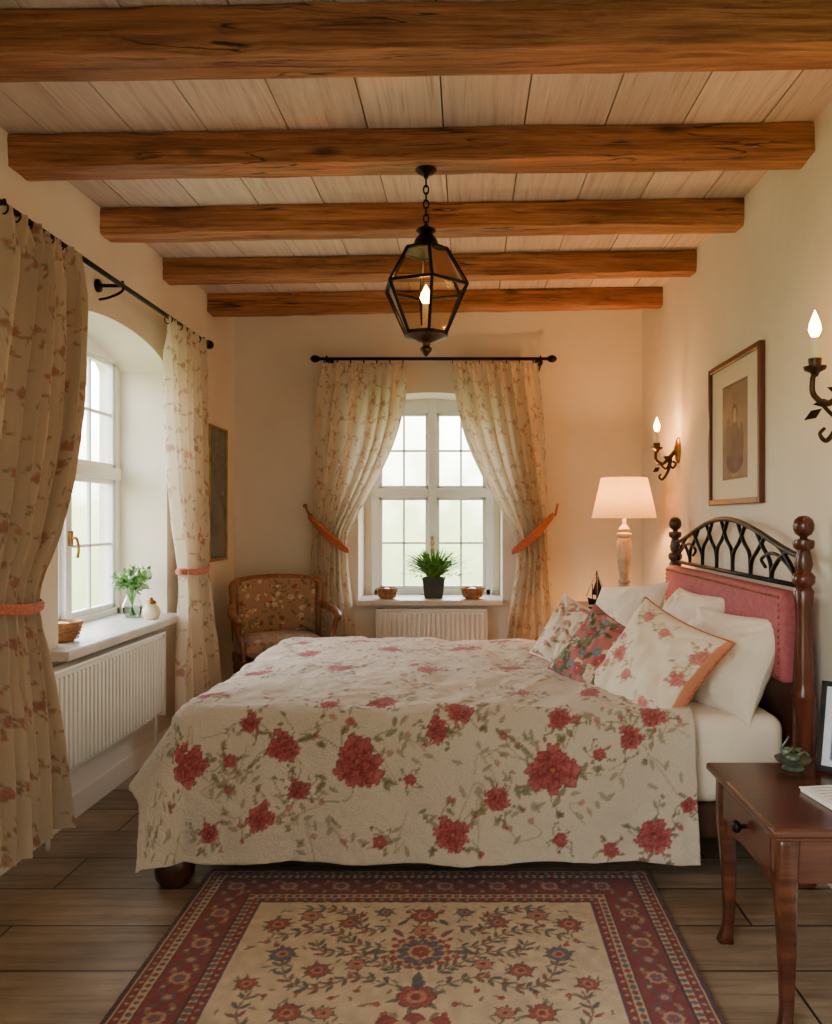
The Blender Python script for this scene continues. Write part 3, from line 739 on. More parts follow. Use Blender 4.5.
def F2_(x,y,R,c,k=8,ph=0.):
    for sg in (1,-1):
        if sg<0 and abs(x)<1e-6: break
        for kk in range(6):
            aa=kk*PI/3+.3; p_leaf(X,Y,C,cxr+sg*(x+R*1.15*math.cos(aa)),y+R*1.15*math.sin(aa),R*.8,R*.3,aa if sg>0 else PI-aa,(116,118,92))
        p_flower(X,Y,C,cxr+sg*x,y,R*1.1,(96,52,46),(130,80,66),(214,180,120),k,ph)
        p_flower(X,Y,C,cxr+sg*x,y,R*.98,c[0],c[1],(226,196,140),k,ph)
        p_flower(X,Y,C,cxr+sg*x,y,R*.55,(214,170,130),(190,90,74),(110,30,36),k,ph+.4)
        p_flower(X,Y,C,cxr+sg*x,y,R*.3,(110,28,36),(156,56,54),(220,190,140),6,ph)
def S2_(pts,w=.006,c=(126,86,64)):
    for sg in (1,-1): p_stem(X,Y,C,[(cxr+sg*a_,b_) for a_,b_ in pts],w,c,.85)
def L2_(x,y,L,W,a_,c=(126,112,80)):
    for sg in (1,-1): p_leaf(X,Y,C,cxr+sg*x,y,L,W,a_ if sg>0 else PI-a_,c)
def scroll(pts,nl_=10):
    S2_(pts); q=sm([(a_,b_,0) for a_,b_ in pts],6)
    for i in range(2,len(q)-1,max(1,len(q)//nl_)):
        tx=q[i+1][0]-q[i-1][0]; ty=q[i+1][1]-q[i-1][1]; aa=math.atan2(ty,tx)
        for s_ in (-1,1): L2_(q[i][0]+.015*math.cos(aa+s_*1.3),q[i][1]+.015*math.sin(aa+s_*1.3),.036,.013,aa+s_*.7,[(156,66,56),(110,112,86),(84,90,106)][i%3])
yc=cyr
def med(x,y,R):
    p_flower(X,Y,C,x,y,R,(130,34,38),(180,80,66),(0,0,0),16,0); p_flower(X,Y,C,x,y,R*.86,(206,170,130),(218,184,144),(0,0,0),16,.2)
    p_flower(X,Y,C,x,y,R*.76,(62,68,94),(98,106,126),(0,0,0),12,.1)
    for kk in range(12): aa=kk*PI/6; p_leaf(X,Y,C,x+R*.52*math.cos(aa),y+R*.52*math.sin(aa),R*.28,R*.11,aa,(204,150,116) if kk%2 else (176,70,60))
    p_flower(X,Y,C,x,y,R*.42,(196,150,112),(222,190,150),(0,0,0),10,0); p_flower(X,Y,C,x,y,R*.32,(126,30,38),(182,76,66),(220,190,130),8,0)
med(cxr,yc,.20)
for sg in (1,-1):
    Yf=lambda t: cyr+sg*t
    F2_(0,Yf(.255),.050,RC,8); p_leaf(X,Y,C,cxr,Yf(.325),.09,.03,PI/2,(72,78,98)); 
    med(cxr,Yf(.46),.092); F2_(0,Yf(.575),.030,PC,6); F2_(0,Yf(.66),.040,RC,6)
    for s_ in (1,-1):
        p_leaf(X,Y,C,cxr+s_*.115,Yf(.46),.06,.024,0,(104,108,84)); p_leaf(X,Y,C,cxr+s_*.07,Yf(.56),.06,.020,s_*.9*sg,(150,60,52)); p_leaf(X,Y,C,cxr+s_*.06,Yf(.62),.05,.018,-s_*.9*sg,(72,78,98))
    scroll([(.06,Yf(.30)),(.16,Yf(.34)),(.26,Yf(.29)),(.34,Yf(.33)),(.38,Yf(.43))]); F2_(.27,Yf(.37),.032,RC,7); F2_(.17,Yf(.40),.026,PC,6); F2_(.38,Yf(.45),.034,BC,7)
    scroll([(.10,Yf(.48)),(.18,Yf(.50)),(.24,Yf(.56)),(.33,Yf(.58)),(.42,Yf(.53))]); F2_(.22,Yf(.62),.030,RC,7); F2_(.34,Yf(.66),.032,PC,7); F2_(.43,Yf(.61),.034,RC,7); F2_(.12,Yf(.68),.024,BC,6)
    scroll([(.10,Yf(.60)),(.17,Yf(.57)),(.20,Yf(.66)),(.28,Yf(.70)),(.38,Yf(.70))])
    scroll([(.22,Yf(.03)),(.28,Yf(.10)),(.36,Yf(.09)),(.43,Yf(.18)),(.42,Yf(.28))]); F2_(.31,Yf(.19),.034,RC,7); F2_(.42,Yf(.10),.028,BC,6); F2_(.22,Yf(.19),.024,PC,6); F2_(.44,Yf(.31),.028,RC,7)
    scroll([(.05,Yf(.36)),(.10,Yf(.40)),(.19,Yf(.46)),(.27,Yf(.46)),(.30,Yf(.52))])
F2_(.28,cyr,.040,RC,8); F2_(.41,cyr,.034,PC,7)
C*=(.84+.26*vnoise(X*40+60,Y*40,7))[:,None]
Z=.011+.003*vnoise(X*60+60,Y*60,8)
mobj('pile',np.stack([X,Y,Z],1),grid_faces(len(gx),len(gy)),M['rug'],rug,True,clean=False,col=C)
box('backing',(rx0-.001,rx1-.003),(ry0-.001,ry1-.003),(.0,.0105),M['rugback'],rug,bevel=0)

# ---------------------------------------------------------------- near nightstand
ns=root('nightstand')
nx0,nx1,ny0,ny1,nz=.70,1.185,1.80,2.31,.50
box('top',(nx0,nx1),(ny0,ny1),(nz-.022,nz),M['twood'],ns,bevel=.008,seg=4)
box('top_moulding',(nx0+.012,nx1-.005),(ny0+.012,ny1-.012),(nz-.032,nz-.022),M['twood'],ns,bevel=.004)
a0,a1,b0,b1=nx0+.035,nx1-.02,ny0+.035,ny1-.035
box('apron_near',(a0+.02,a1-.02),(b0+.003,b0+.02),(nz-.14,nz-.03),M['twood'],ns)
box('apron_far',(a0+.02,a1-.02),(b1-.02,b1-.003),(nz-.14,nz-.03),M['twood'],ns)
box('apron_wall',(a1-.02,a1),(b0,b1),(nz-.16,nz-.03),M['twood'],ns)
n=24; V=[];F=[]
for i in range(n+1):
    y=b0+.02+(b1-b0-.04)*i/n; t=2*i/n-1; zb_=nz-.185+.03*(1-t*t)
    V+=[(a0,y,nz-.03),(a0,y,zb_),(a0+.02,y,zb_),(a0+.02,y,nz-.03)]
for i in range(n):
    for k in range(4): F.append((i*4+k,(i+1)*4+k,(i+1)*4+(k+1)%4,i*4+(k+1)%4))
mobj('apron_drawer_side',V,F,M['twood'],ns)
box('drawer_front',(a0-.010,a0+.004),(b0+.045,b1-.045),(nz-.135,nz-.042),M['twood'],ns,bevel=.005,seg=3)
o=lathe('drawer_knob',[(0,0),(.006,0),(.006,.012),(.015,.018),(.017,.026),(.011,.034),(0,.036)],M['iron'],ns)
o.rotation_euler=(0,-PI/2,0); o.location=(a0-.008,(b0+b1)/2,nz-.09)
def leg(nm,x,y,sx,sy,par,H,mat,w0=.024,w1=.012,bow=.018,fk=.08):
    V=[];F=[];N=22
    for i in range(N+1):
        t=i/N; z=H*(1-t); w=w0+(w1-w0)*min(1,t*1.15); 
        if t>.93: w=w1+(t-.93)*.10
        o=bow*math.sin(min(1,t/.45)*PI)*(1 if t<.45 else 0) - (bow*.6*math.sin((t-.45)/.55*PI) if t>=.45 else 0)+ (max(0,t-.85)*fk)
        cx=x+sx*o;cy=y+sy*o
        ch=w*.7
        for (p_,q_) in ((-w,-ch),(-ch,-w),(ch,-w),(w,-ch),(w,ch),(ch,w),(-ch,w),(-w,ch)): V.append((cx+p_,cy+q_,z))
    for i in range(N):
        for k in range(8): F.append((i*8+k,i*8+(k+1)%8,(i+1)*8+(k+1)%8,(i+1)*8+k))
    F.append(tuple(range(8))); F.append(tuple(range(N*8,N*8+8)))
    mobj(nm,V,F,mat,par,True)
for i,(x,y,sx,sy) in enumerate(((a0+.014,b0+.014,-1,-1),(a0+.014,b1-.014,-1,1),(a1-.014,b0+.014,0,-1),(a1-.014,b1-.014,0,1))): leg('leg_%d'%(i+1),x,y,sx,sy,ns,nz-.025,M['twood'],.027,.014,.004,.04)
pf=root('photo_frame',(1.055,2.165,nz+.001),math.radians(50))
tilt=math.radians(16)
def tl(v): return (v[0]*math.cos(tilt)+v[2]*math.sin(tilt),v[1],v[2]*math.cos(tilt)-v[0]*math.sin(tilt)+.004)
boxes('frame_bars',[((0,.016),(-.095,-.080),(0,.25)),((0,.016),(.080,.095),(0,.25)),((0,.016),(-.095,.095),(0,.015)),((0,.016),(-.095,.095),(.235,.25))],M['iron'],pf,bevel=.002,fn=tl)
N=40; Uu,Vv=np.meshgrid(np.linspace(-.082,.082,N),np.linspace(.012,.238,N),indexing='ij'); X=Uu.ravel();Y=Vv.ravel()
C=np.tile(nl((206,212,222)),(N*N,1)); q=(abs(X)<.06)&(abs(Y-.125)<.09); C[q]=nl((120,140,176)); q=q&(Y<.11+.015*np.sin(X*40)); C[q]=nl((60,80,120)); p_flower(X,Y,C,0,.13,.03,(150,120,100),(200,170,150),(90,60,50),3,0)
mobj('photo',[tl((.006,x_,y_)) for x_,y_ in zip(X,Y)],grid_faces(N,N),M['art'],pf,clean=False,col=C)
boxes('easel_back',[((.016,.02),(-.03,.03),(.02,.2))],M['iron'],pf,fn=tl)
tube('easel_leg',[(.06,0,.18),(.095,0,.004)],.005,M['iron'],pf)
bk=root('notepad',(1.0,2.0,nz),math.radians(8))
box('pages',(-.12,.13),(-.075,.075),(.001,.010),M['paper'],bk,bevel=.001); box('cover_sheet',(-.123,.133),(-.078,.078),(.010,.0125),M['white'],bk,bevel=.001)
parts=[]
for i in range(7): 
    y=-.06+i*.02; parts.append(tube_vf([(-.1,y,.0127),(.1+.01*(i%2),y,.0127)],.0008,4))
mobj('writing_lines',*merge(parts),M['brass'],bk)
dish=root('trinket_dish',(.925,2.235,nz))
lathe('dish',[(0,.001),(.028,.002),(.03,.006),(.022,.012),(.045,.026),(.050,.034),(.046,.034),(.02,.018),(0,.016)],M['bronze'],dish)
parts=[sph_vf((.0,0,.034),.02,12,8,.8),sph_vf((-.018,.004,.05),.011,10,6)]
parts.append(tube_vf(sm([(-.018,.004,.05),(-.03,.004,.062),(-.022,0,.078),(-.012,0,.095)],4),.003,6)); parts.append(tube_vf(sm([(.01,0,.04),(.03,0,.05),(.042,0,.044),(.045,0,.035)],4),.0035,6))
for k in range(5): parts.append(tube_vf(sm([(.0,0,.045),(.01*math.cos(k*1.3),.012*math.sin(k*1.3),.06),(.024*math.cos(k*1.3),.024*math.sin(k*1.3),.058)],4),.003,6))
mobj('bird_figure',*merge(parts),M['bronze'],dish,True)

# ---------------------------------------------------------------- far nightstand + lamp
fn_=root('bedside_table')
X0,X1,Y0_,Y1_,ZT=.64,1.18,4.42,4.90,.70
box('top',(X0,X1),(Y0_,Y1_),(ZT-.025,ZT),M['twood'],fn_,bevel=.006)
boxes('apron',[((X0+.03,X1-.02),(Y0_+.03,Y0_+.05),(ZT-.13,ZT-.025)),((X0+.03,X1-.02),(Y1_-.05,Y1_-.03),(ZT-.13,ZT-.025)),((X0+.03,X0+.05),(Y0_+.03,Y1_-.03),(ZT-.13,ZT-.025)),((X1-.04,X1-.02),(Y0_+.03,Y1_-.03),(ZT-.13,ZT-.025))],M['twood'],fn_)
for i,(x,y) in enumerate(((X0+.05,Y0_+.05),(X0+.05,Y1_-.05),(X1-.04,Y0_+.05),(X1-.04,Y1_-.05))): leg('leg_%d'%(i+1),x,y,0,0,fn_,ZT-.025,M['twood'])
LX,LY=.925,4.62
lamp=root('table_lamp',(LX,LY,ZT))
lathe('base',[(0,.001),(.075,.002),(.078,.02),(.06,.03),(.03,.04),(.028,.055),(.046,.07),(.05,.09),(.036,.115),(.026,.13),(.036,.14),(.036,.15),(.026,.16),(.03,.20),(.038,.25),(.044,.31),(.046,.36),(.040,.39),(.030,.40),(.044,.41),(.044,.425),(.028,.435),(.034,.45),(.020,.47),(.012,.48),(.012,.56),(0,.56)],M['lampbase'],lamp,seg=32)
sb,stp=.515,.75
V,F=lathe_vf([(.190,sb),(.187,sb+.004),(.135,stp)],40); mobj('shade',V,F,M['shade'],lamp,True)
parts=[]
for k in range(3):
    a_=k*2*PI/3; parts.append(tube_vf([(0,0,stp-.02),(.134*math.cos(a_),.134*math.sin(a_),stp-.006)],.002,6))
parts.append(tube_vf([(0,0,.55),(0,0,stp-.01)],.003,6)); mobj('shade_fitter',*merge(parts),M['brass'],lamp,True)
V,F=merge([sph_vf((0,0,.62),.028,14,10)]); mobj('bulb',V,F,M['flame'],lamp,True)
orn=root('ship_ornament',(.745,4.50,ZT))
box('stand',(-.05,.05),(-.022,.022),(0,.012),M['dwood'],orn)
V=[];F=[];N=14
for i in range(N+1):
    t=i/N*2-1; w=.020*(1-t*t)**.6+.0005; zt=.052+.014*t*t; V+=[(t*.055,-w,zt),(t*.045,-w*.35,.022),(t*.045,w*.35,.022),(t*.055,w,zt)]
for i in range(N):
    for k in range(4): F.append((i*4+k,(i+1)*4+k,(i+1)*4+(k+1)%4,i*4+(k+1)%4))
mobj('hull',V,F,M['iron'],orn,True)
parts=[tube_vf([(0,0,.04),(0,0,.215)],.004,6),tube_vf([(-.025,0,.04),(-.025,0,.14)],.003,6),tube_vf([(-.06,0,.07),(0,0,.21),(.055,0,.062)],.002,6),tube_vf([(0,-.0,.012),(0,0,.03)],.006,6)]
mobj('masts',*merge(parts),M['iron'],orn,True)
mobj('sails',[(.004,.0,.06),(.045,.004,.068),(.006,.002,.19),(-.004,0,.075),(-.03,.004,.08),(-.004,.002,.16)],[(0,1,2),(3,4,5)],M['iron'],orn,clean=False)

# ---------------------------------------------------------------- armchair
ch=root('armchair',(-1.15,4.93,0),math.radians(24))
def tapestry(X,Y,seed):
    C=np.tile(nl((166,134,108)),(len(X),1)); r=np.random.RandomState(seed)
    for i in range(230):
        cx=r.uniform(-.30,.30);cy=r.uniform(-.28,.28); pal=[((160,96,78),(206,156,126)),((196,172,138),(220,202,170)),((112,66,52),(150,98,78)),((104,104,76),(140,140,104))][r.randint(4)]
        p_leaf(X,Y,C,cx,cy,.04,.013,r.rand()*6,(112,100,74))
        p_flower(X,Y,C,cx,cy,r.uniform(.007,.018),pal[0],pal[1],(120,80,60),5,r.rand()*6)
    return C
def pad(name,w,h,t,seed,fn,par,p=5):
    N=80;u=np.linspace(-1,1,N);U,Vv=np.meshgrid(u,u,indexing='ij'); P=[];Cc=[]
    for sg in (1,-1):
        pr=((1-np.abs(U)**p).clip(0)**.45)*((1-np.abs(Vv)**p).clip(0)**.45); X=(U*w/2).ravel();Y=(Vv*h/2).ravel(); Zz=(sg*t/2*pr).ravel()
        P+= [fn(a_,b_,c_) for a_,b_,c_ in zip(X,Y,Zz)]; Cc.append(tapestry(X,Y,seed))
    F=grid_faces(N,N); mobj(name,P,F+[tuple(i+N*N for i in f)[::-1] for f in F],M['tap'],par,True,clean=False,col=np.vstack(Cc))
def wrapb(x,z): return .22-.9*x*x*1.1
pad('seat_cushion',.50,.48,.13,1,lambda a_,b_,c_:(a_,b_-.01,.425+c_+.012*math.cos(a_*5)*math.cos(b_*5)),ch)
pad('back_pad',.50,.36,.07,2,lambda a_,b_,c_:(a_*(1+.12*b_),wrapb(a_,b_)+c_*-1+ .12*(b_),.655+b_),ch)
box('seat_rail',(-.27,.27),(-.25,.23),(.30,.372),M['cwood'],ch,bevel=.012,seg=3)
fr=[]
for t in np.linspace(0,1,34):
    if t<.3: x_=-.262-.02*(t/.3); z_=.44+(.78-.44)*(t/.3)
    elif t>.7: x_=.262+.02*((1-t)/.3); z_=.44+(.78-.44)*((1-t)/.3)
    else:
        w_=(t-.3)/.4; x_=-.282*math.cos(w_*PI)*1.0; z_=.78+.055*math.sin(w_*PI)**.6
    fr.append((x_,wrapb(x_,0)+.12*(z_-.655)+.0,z_))
tube('back_frame',fr,.019,M['cwood'],ch,8)
for sg,nm in ((-1,'left'),(1,'right')):
    arm=sm([(sg*.275,.165,.66),(sg*.295,.06,.655),(sg*.31,-.08,.635),(sg*.305,-.20,.62),(sg*.295,-.235,.60)],6)
    tube('arm_'+nm,arm,lambda t:.019+.006*math.sin(t*PI),M['cwood'],ch,8)
    tube('arm_support_'+nm,[(sg*.298,-.21,.61),(sg*.29,-.17,.54),(sg*.262,-.18,.45),(sg*.255,-.20,.34)],.018,M['cwood'],ch,8,6)
    N=24; U,Vv=np.meshgrid(np.linspace(-1,1,N),np.linspace(-1,1,N),indexing='ij'); X=(U*.18).ravel();Y=(Vv*.11).ravel()
    mobj('side_pad_'+nm,[(sg*(.270+.012*math.cos(a_*8)),a_-.01,.52+b_) for a_,b_ in zip(X,Y)],grid_faces(N,N),M['tap'],ch,True,clean=False,col=tapestry(X,Y,3))
for i,(x,y,sx,sy) in enumerate(((-.24,-.22,-1,-1),(.24,-.22,1,-1),(-.23,.19,-1,1),(.23,.19,1,1))): leg('leg_%d'%(i+1),x,y,sx*.7,sy*.7,ch,.33,M['cwood'],.026,.014)

# ---------------------------------------------------------------- lantern
LS=1.07; LXc,LYc=-.142,2.81; zw=ceilz(LXc,LYc)-.118; zoff=CZ*(1-LS)-.012
ln=root('pendant_lantern',(LXc,LYc,zoff),0,LS); ztop=(zw-zoff)/LS
lathe('canopy',[(0,ztop+.004),(.034,ztop+.002),(.036,ztop-.006),(.026,ztop-.016),(.010,ztop-.022),(.006,ztop-.034),(0,ztop-.035)],M['iron'],ln)
parts=[];z=ztop-.034;k=0
while z>2.205:
    c=[];
    for i in range(13):
        t=2*PI*i/12; w=.0085*math.cos(t); c.append(Vector((w if k%2 else 0,0 if k%2 else w,z-.013+.015*math.sin(t))))
    parts.append(tube_vf(c,.003,6)); z-=.024;k+=1
mobj('chain',*merge(parts),M['iron'],ln,True)
lathe('cap',[(0,2.205),(.008,2.20),(.012,2.19),(.03,2.185),(.034,2.178),(.022,2.168),(.036,2.150),(.040,2.14),(.042,2.128),(.052,2.12),(.074,2.115),(.076,2.107),(0,2.106)],M['iron'],ln,seg=24)
lev=[(.076,2.110),(.146,1.990),(.072,1.835)]
parts=[]
def hp(r_,z_,i): a_=PI/6+.18+i*PI/3; return Vector((r_*math.cos(a_),r_*math.sin(a_),z_))
for i in range(6):
    for j in range(2): parts.append(tube_vf([hp(*lev[j],i),hp(*lev[j+1],i)],.0060,6))
    for j in range(3): parts.append(tube_vf([hp(*lev[j],i),hp(*lev[j],i+1)],.0062 if j!=1 else .0058,6))
mobj('cage',*merge(parts),M['iron'],ln)
V=[hp(r_*.985,z_,i) for r_,z_ in lev for i in range(6)]; F=[(j*6+i,j*6+(i+1)%6,(j+1)*6+(i+1)%6,(j+1)*6+i) for j in range(2) for i in range(6)]
mobj('panes',V,F,M['lglass'],ln,clean=False)
lathe('bottom',[(0,1.838),(.072,1.838),(.074,1.828),(.05,1.822),(.03,1.812),(.014,1.806),(.012,1.796),(.020,1.788),(.020,1.780),(.010,1.770),(.004,1.762),(0,1.760)],M['bronz'],ln,seg=24)
lathe('candle',[(0,1.838),(.018,1.838),(.018,1.86),(.012,1.865),(.012,1.935),(0,1.936)],M['candle'],ln,seg=16)
def flame(nm,par,c,z0,h=.06,r=.013): lathe(nm,[(0,z0),(r*.6,z0+h*.05),(r,z0+h*.28),(r*.85,z0+h*.5),(r*.4,z0+h*.78),(0,z0+h)],M['flame'],par,c,16)
flame('bulb',ln,(0,0),1.936,.065,.020)
# ---------------------------------------------------------------- sconces
def leafq_(c,d,L,w):
    c=Vector(c);d=Vector(d).normalized(); s_=d.cross(Vector((.1,1,.1))).normalized()*w; n_=s_.cross(d).normalized()*w*.4
    return [c,c+d*L*.5+s_-n_,c+d*L,c+d*L*.5-s_-n_,c+d*L*.5+n_],[(0,1,4),(1,2,4),(2,3,4),(3,0,4)]
def sconce(y,zc,arms,xc,s=1.0):
    r=root('wall_sconce',(XR,y,zc)); mt=M['bronz']
    o=lathe('backplate',[(0,.028*s),(.012,.027*s),(.018,.020*s),(.030,.016*s),(.036,.010*s),(.040,.004),(.040,.0005),(0,.0005)],M['brass'],r,seg=28); o.rotation_euler=(0,-PI/2,0); o.scale=(1.9,1.15,1)
    for i,dy in enumerate(arms):
        dx=xc-XR
        tube('arm_%d'%i,[(-.02,0,0),(-.05,dy*.4,-.035*s),(dx*.72,dy*.8,-.075*s),(dx*1.02,dy,-.055*s),(dx*1.05,dy,-.02*s),(dx,dy,.0)],lambda t:.011-.003*t,mt,r,8,6)
        tube('scroll_%d'%i,[(-.03,0,-.02),(-.055,dy*.3,-.07*s),(-.035,dy*.2,-.10*s),(-.018,0,-.075*s),(-.035,0,-.062*s)],.007,mt,r,8,6)
        tube('curl_%d'%i,[(dx*.9,dy,-.07*s),(dx*.6,dy,-.105*s),(dx*.45,dy,-.07*s),(dx*.62,dy,-.055*s)],.0065,mt,r,8,6)
        tube('tail_%d'%i,[(-.045,0,-.05*s),(dx*.5,dy*.5,-.12*s),(dx*.75,dy*.5,-.165*s),(dx*.9,dy*.5,-.15*s),(dx*.8,dy*.5,-.135*s)],lambda t:.010-.005*t,mt,r,8,6)
        for kk in range(3):
            bx_=dx*(.35+.25*kk); V,F=leafq_((bx_,dy,-.055*s-.02*kk),(-1,.3,.5-.6*kk),.05*s,.014); mobj('acanthus_leaf_%d'%kk,V,F,mt,r,clean=False)
        lathe('cup_%d'%i,[(0,-.014),(.009,-.012),(.014,0),(.031,.008),(.034,.018),(.018,.020),(.020,.042),(0,.042)],mt,r,(dx,dy),20)
        lathe('candle_%d'%i,[(0,.02),(.016,.02),(.016,.105),(0,.107)],M['candle'],r,(dx,dy),16)
        flame('bulb_%d'%i,r,(dx,dy),.106,.085,.019)
    return r
sconce(4.49,1.60,(0,),1.085)
sconce(2.40,1.655,(0,),1.060,1.25)
# ---------------------------------------------------------------- pictures
pc=root('framed_picture',(XR-.002,3.53,1.605)); w,h=.34,.33
boxes('frame_bars',[((-.024,0),(-w,-w+.026),(-h,h)),((-.024,0),(w-.026,w),(-h,h)),((-.024,0),(-w+.026,w-.026),(-h,-h+.026)),((-.024,0),(-w+.026,w-.026),(h-.026,h))],M['fwood'],pc,bevel=.005,seg=3)
N=130; U,Vv=np.meshgrid(np.linspace(-w+.02,w-.02,N),np.linspace(-h+.02,h-.02,N),indexing='ij'); X=U.ravel();Y=Vv.ravel()
C=np.tile(nl((232,218,194)),(N*N,1))
q=(abs(X)<.165)&(abs(Y)<.215); C[q]=nl((120,94,74)); q=(abs(X)<.158)&(abs(Y)<.208)
C[q]=nl((142,116,98))*(.75+.5*vnoise(X[q]*14+3,Y[q]*14+3,3))[:,None]
def el(cx,cy,a_,b_,c): 
    q=((X-cx)/a_)**2+((Y-cy)/b_)**2<1; C[q]=nl(c)*(.8+.4*vnoise(X[q]*40,Y[q]*40,4))[:,None]
el(0,-.13,.11,.06,(92,68,58)); el(0,-.06,.065,.11,(104,80,68)); el(0,.075,.035,.045,(84,60,52)); el(0,.066,.026,.034,(170,138,114)); el(-.08,-.02,.035,.09,(118,92,76)); el(.085,-.05,.03,.08,(108,84,70))
mobj('print',np.stack([np.full(N*N,-.008),-X,Y],1),grid_faces(N,N),M['art'],pc,clean=False,col=C)
mi=root('wall_mirror',(XL+.002,5.02,1.37)); w,h=.185,.425
boxes('frame_bars',[((0,.02),(-w,-w+.018),(-h,h)),((0,.02),(w-.018,w),(-h,h)),((0,.02),(-w,w),(-h,-h+.018)),((0,.02),(-w,w),(h-.018,h))],M['gold'],mi,bevel=.003)
box('mirror_glass',(.002,.012),(-w+.015,w-.015),(-h+.015,h-.015),M['mirror'],mi,bevel=0)

# ---------------------------------------------------------------- plants and sill objects
def blades(n,h,spread,seed,w=.007):
    r=random.Random(seed); V=[];F=[]
    for i in range(n):
        a_=r.uniform(0,2*PI); L=h*r.uniform(.6,1.1); sp=spread*r.uniform(.2,1.1); x0=.02*math.cos(a_);y0=.02*math.sin(a_); k=len(V)
        for j in range(7):
            t=j/6; d_=sp*t**1.7; z=L*(t-.35*t*t*sp/spread*.9); ww=w*(1-t)**.6*(.6+t) if t<1 else .0004
            cx=x0+d_*math.cos(a_);cy=y0+d_*math.sin(a_); V+=[(cx-ww*math.sin(a_),cy+ww*math.cos(a_),z),(cx+ww*math.sin(a_),cy-ww*math.cos(a_),z)]
        for j in range(6): F.append((k+2*j,k+2*j+1,k+2*j+3,k+2*j+2))
    return V,F
def leafq(c,d,L,w):
    c=Vector(c);d=Vector(d).normalized(); s_=d.cross(Vector((.1,.2,1))).normalized()*w; n_=s_.cross(d).normalized()*w*.3
    return [c,c+d*L*.5+s_-n_,c+d*L,c+d*L*.5-s_-n_],[(0,1,2,3)]
pp_=root('potted_plant',(-.225,5.53,.661))
lathe('pot',[(0,0),(.085,0),(.088,.004),(.108,.125),(.114,.128),(.114,.14),(.104,.14),(.098,.12),(0,.118)],M['pot'],pp_,seg=4,smooth=False,ang0=PI/4)
lathe('soil',[(0,.121),(.095,.121),(.0,.123)],M['soil'],pp_,seg=4,smooth=False,ang0=PI/4)
V,F=blades(190,.24,.24,3,.0075); V=[(v[0]*1.4,v[1]*.6,v[2]+.12) for v in V]
rr=random.Random(8); parts=[(V,F)]
for i in range(340):
    a_=rr.uniform(0,6.28);e_=rr.uniform(.0,1.3);R=rr.uniform(.04,.16); p0=(R*math.cos(a_)*math.cos(e_)*1.5,R*math.sin(a_)*math.cos(e_)*.6,.15+R*math.sin(e_)*1.0)
    parts.append(leafq(p0,(math.cos(a_),math.sin(a_),rr.uniform(-.5,.8)),rr.uniform(.03,.05),.009))
mobj('foliage',*merge(parts),M['leaf'],pp_,clean=False)
def bowl(loc,r,h,extra=True):
    b_=root('wicker_bowl',loc); pr=[(0,.001),(r*.6,.002),(r*.8,h*.3),(r,h*.9),(r*1.02,h),(r*.94,h),(r*.75,h*.35),(0,h*.25)]
    lathe('bowl',pr,M['wicker'],b_,seg=28)
    parts=[]
    for k in range(1,6):
        z=h*k/6; rad=r*(.68+.32*(k/6)**.6)+.002; parts.append(tube_vf([(rad*math.cos(t),rad*math.sin(t),z) for t in np.linspace(0,2*PI,25)],.003,5))
    mobj('weave_bands',*merge(parts),M['wicker'],b_,True)
    lathe('contents',[(0,h*.5),(r*.6,h*.55),(r*.5,h*.85),(0,h*1.02)],M['ceram'],b_,seg=20)
bowl((-.545,5.46,.661),.076,.075); bowl((.045,5.46,.661),.084,.078); bowl((XL-.06,3.22,.713),.080,.080)
vs=root('flower_vase',(XL-.10,4.0,.713))
V,F=lathe_vf([(.0,.001),(.042,.002),(.050,.03),(.048,.06),(.030,.10),(.026,.12),(.036,.14)],24); mobj('vase_glass',V,F,M['glass'],vs,True)
lathe('water',[(0,.004),(.040,.005),(.047,.03),(.045,.055),(0,.055)],glassy('water',(214,226,220),.2),vs)
rr=random.Random(5);parts=[];fl_=[]
for i in range(36):
    a_=rr.uniform(0,6.28); s_=rr.uniform(.02,.14); tip=Vector((s_*math.cos(a_),s_*math.sin(a_),rr.uniform(.17,.27)-s_*.3)); mid=Vector((tip.x*.3,tip.y*.3,.13))
    parts.append(tube_vf(sm([(tip.x*-.15,tip.y*-.15,.01),mid,tip],4),.0016,4))
    for k in range(10):
        q=mid.lerp(tip,rr.uniform(.3,1)); parts.append(leafq(q,(rr.uniform(-1,1),rr.uniform(-1,1),rr.uniform(-.2,.8)),rr.uniform(.03,.05),.012))
    if i%2: fl_.append(sph_vf(tip,.010,8,5))
mobj('stems_and_leaves',*merge(parts),M['leaf2'],vs,clean=False)
mobj('blossoms',*merge(fl_),M['flow'],vs,True)
jr=root('ceramic_jar',(XL+.025,3.93,.713))
lathe('body',[(0,0),(.030,.001),(.042,.02),(.044,.04),(.034,.062),(.022,.07),(.024,.076),(0,.076)],M['ceram'],jr)
lathe('lid',[(0,.076),(.026,.077),(.022,.088),(.008,.096),(.010,.104),(0,.11)],M['brass'],jr)

# ---------------------------------------------------------------- camera, lights, world
cam=bpy.data.cameras.new('cam'); co=bpy.data.objects.new('camera',cam); bpy.context.collection.objects.link(co)
co.location=(0,0,CZ); co.rotation_euler=(PI/2,0,0)
cam.sensor_fit='VERTICAL'; cam.sensor_height=36; cam.lens=790/1024*36; cam.shift_x=-50/1024; cam.shift_y=7/1024; cam.clip_start=.05
bpy.context.scene.camera=co
def point(nm,loc,w,c=(255,176,96),r=.03):
    l=bpy.data.lights.new(nm,'POINT'); l.energy=w; l.color=lin(c); l.shadow_soft_size=r
    o=bpy.data.objects.new(nm,l); o.location=loc; bpy.context.collection.objects.link(o)
point('lamp_light',(LX,LY,ZT+.63),60,(255,176,98),.04)
point('sconce_light_far',(1.085,4.49,1.75),13,(255,172,90),.02)
point('sconce_light_near',(1.060,2.40,1.81),10,(255,172,90),.02)
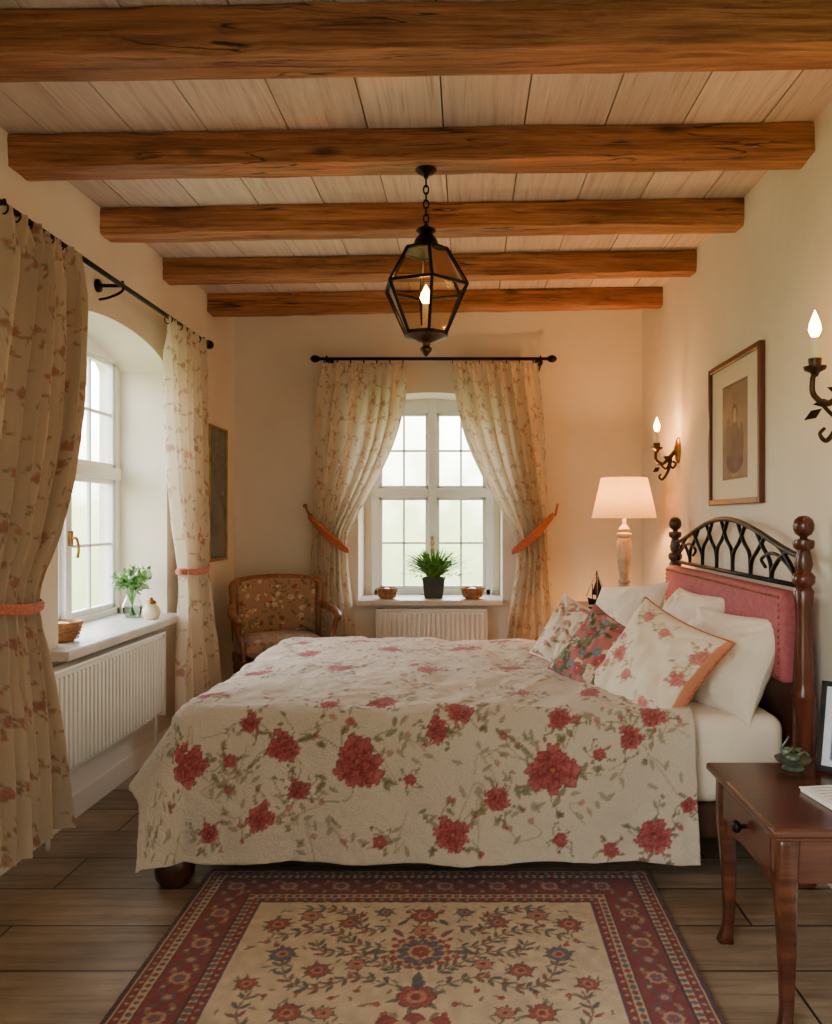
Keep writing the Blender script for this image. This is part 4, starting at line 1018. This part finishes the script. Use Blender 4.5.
point('lantern_light',(LXc,LYc,2.02),9,(255,174,94),.02)
def portal(nm,loc,rot,sx,sy):
    l=bpy.data.lights.new(nm,'AREA'); l.shape='RECTANGLE'; l.size=sx; l.size_y=sy
    o=bpy.data.objects.new(nm,l); o.location=loc; o.rotation_euler=rot; bpy.context.collection.objects.link(o)
    l.cycles.is_portal=True
portal('window_portal_left',(XL-.37,(LW0+LW1)/2,1.4),(0,-PI/2,0),1.5,1.15)
portal('window_portal_back',((BW0+BW1)/2,YB+.43,1.4),(-PI/2,0,0),1.0,1.5)
portal('room_portal_rear',(-.2,Y0-.02,1.25),(PI/2,0,0),3.0,2.6)
w=bpy.data.worlds.new('sky'); bpy.context.scene.world=w; w.use_nodes=True; nt=w.node_tree; N_=nt.nodes
bg=N_['Background']; tc=N_.new('ShaderNodeTexCoord'); sx=N_.new('ShaderNodeSeparateXYZ'); nt.links.new(tc.outputs['Generated'],sx.inputs[0])
def mth(op,a_,b_=None,c_=None):
    m=N_.new('ShaderNodeMath'); m.operation=op
    for i,v in enumerate((a_,b_,c_)):
        if v is None: continue
        if isinstance(v,(int,float)): m.inputs[i].default_value=v
        else: nt.links.new(v,m.inputs[i])
    return m.outputs[0]
mx=mth('MAXIMUM',sx.outputs['Y'],mth('MULTIPLY',sx.outputs['X'],-1.0))
mr=N_.new('ShaderNodeMapRange'); mr.interpolation_type='SMOOTHSTEP'; nt.links.new(mx,mr.inputs['Value']); mr.inputs['From Min'].default_value=.25; mr.inputs['From Max'].default_value=.6; mr.inputs['To Min'].default_value=.92; mr.inputs['To Max'].default_value=18
cr=N_.new('ShaderNodeValToRGB'); nz_=N_.new('ShaderNodeTexNoise'); nz_.inputs['Scale'].default_value=24; nz_.inputs['Detail'].default_value=6; nt.links.new(tc.outputs['Generated'],nz_.inputs['Vector'])
e=cr.color_ramp.elements; e[0].position=0.0; e[0].color=L4((118,126,86)); e[1].position=1; e[1].color=L4((224,233,255))
for p_,c_ in ((.10,(142,150,106)),(.18,(208,212,190)),(.25,(250,248,244))):
    x1=e.new(p_); x1.color=L4(c_)
zc=mth('MULTIPLY_ADD',nz_.outputs['Fac'],.16,.02); zc=mth('ADD',zc,sx.outputs['Z']); nt.links.new(mth('MAXIMUM',zc,0.0),cr.inputs['Fac'])
nt.links.new(cr.outputs['Color'],bg.inputs['Color']); nt.links.new(mr.outputs[0],bg.inputs['Strength'])
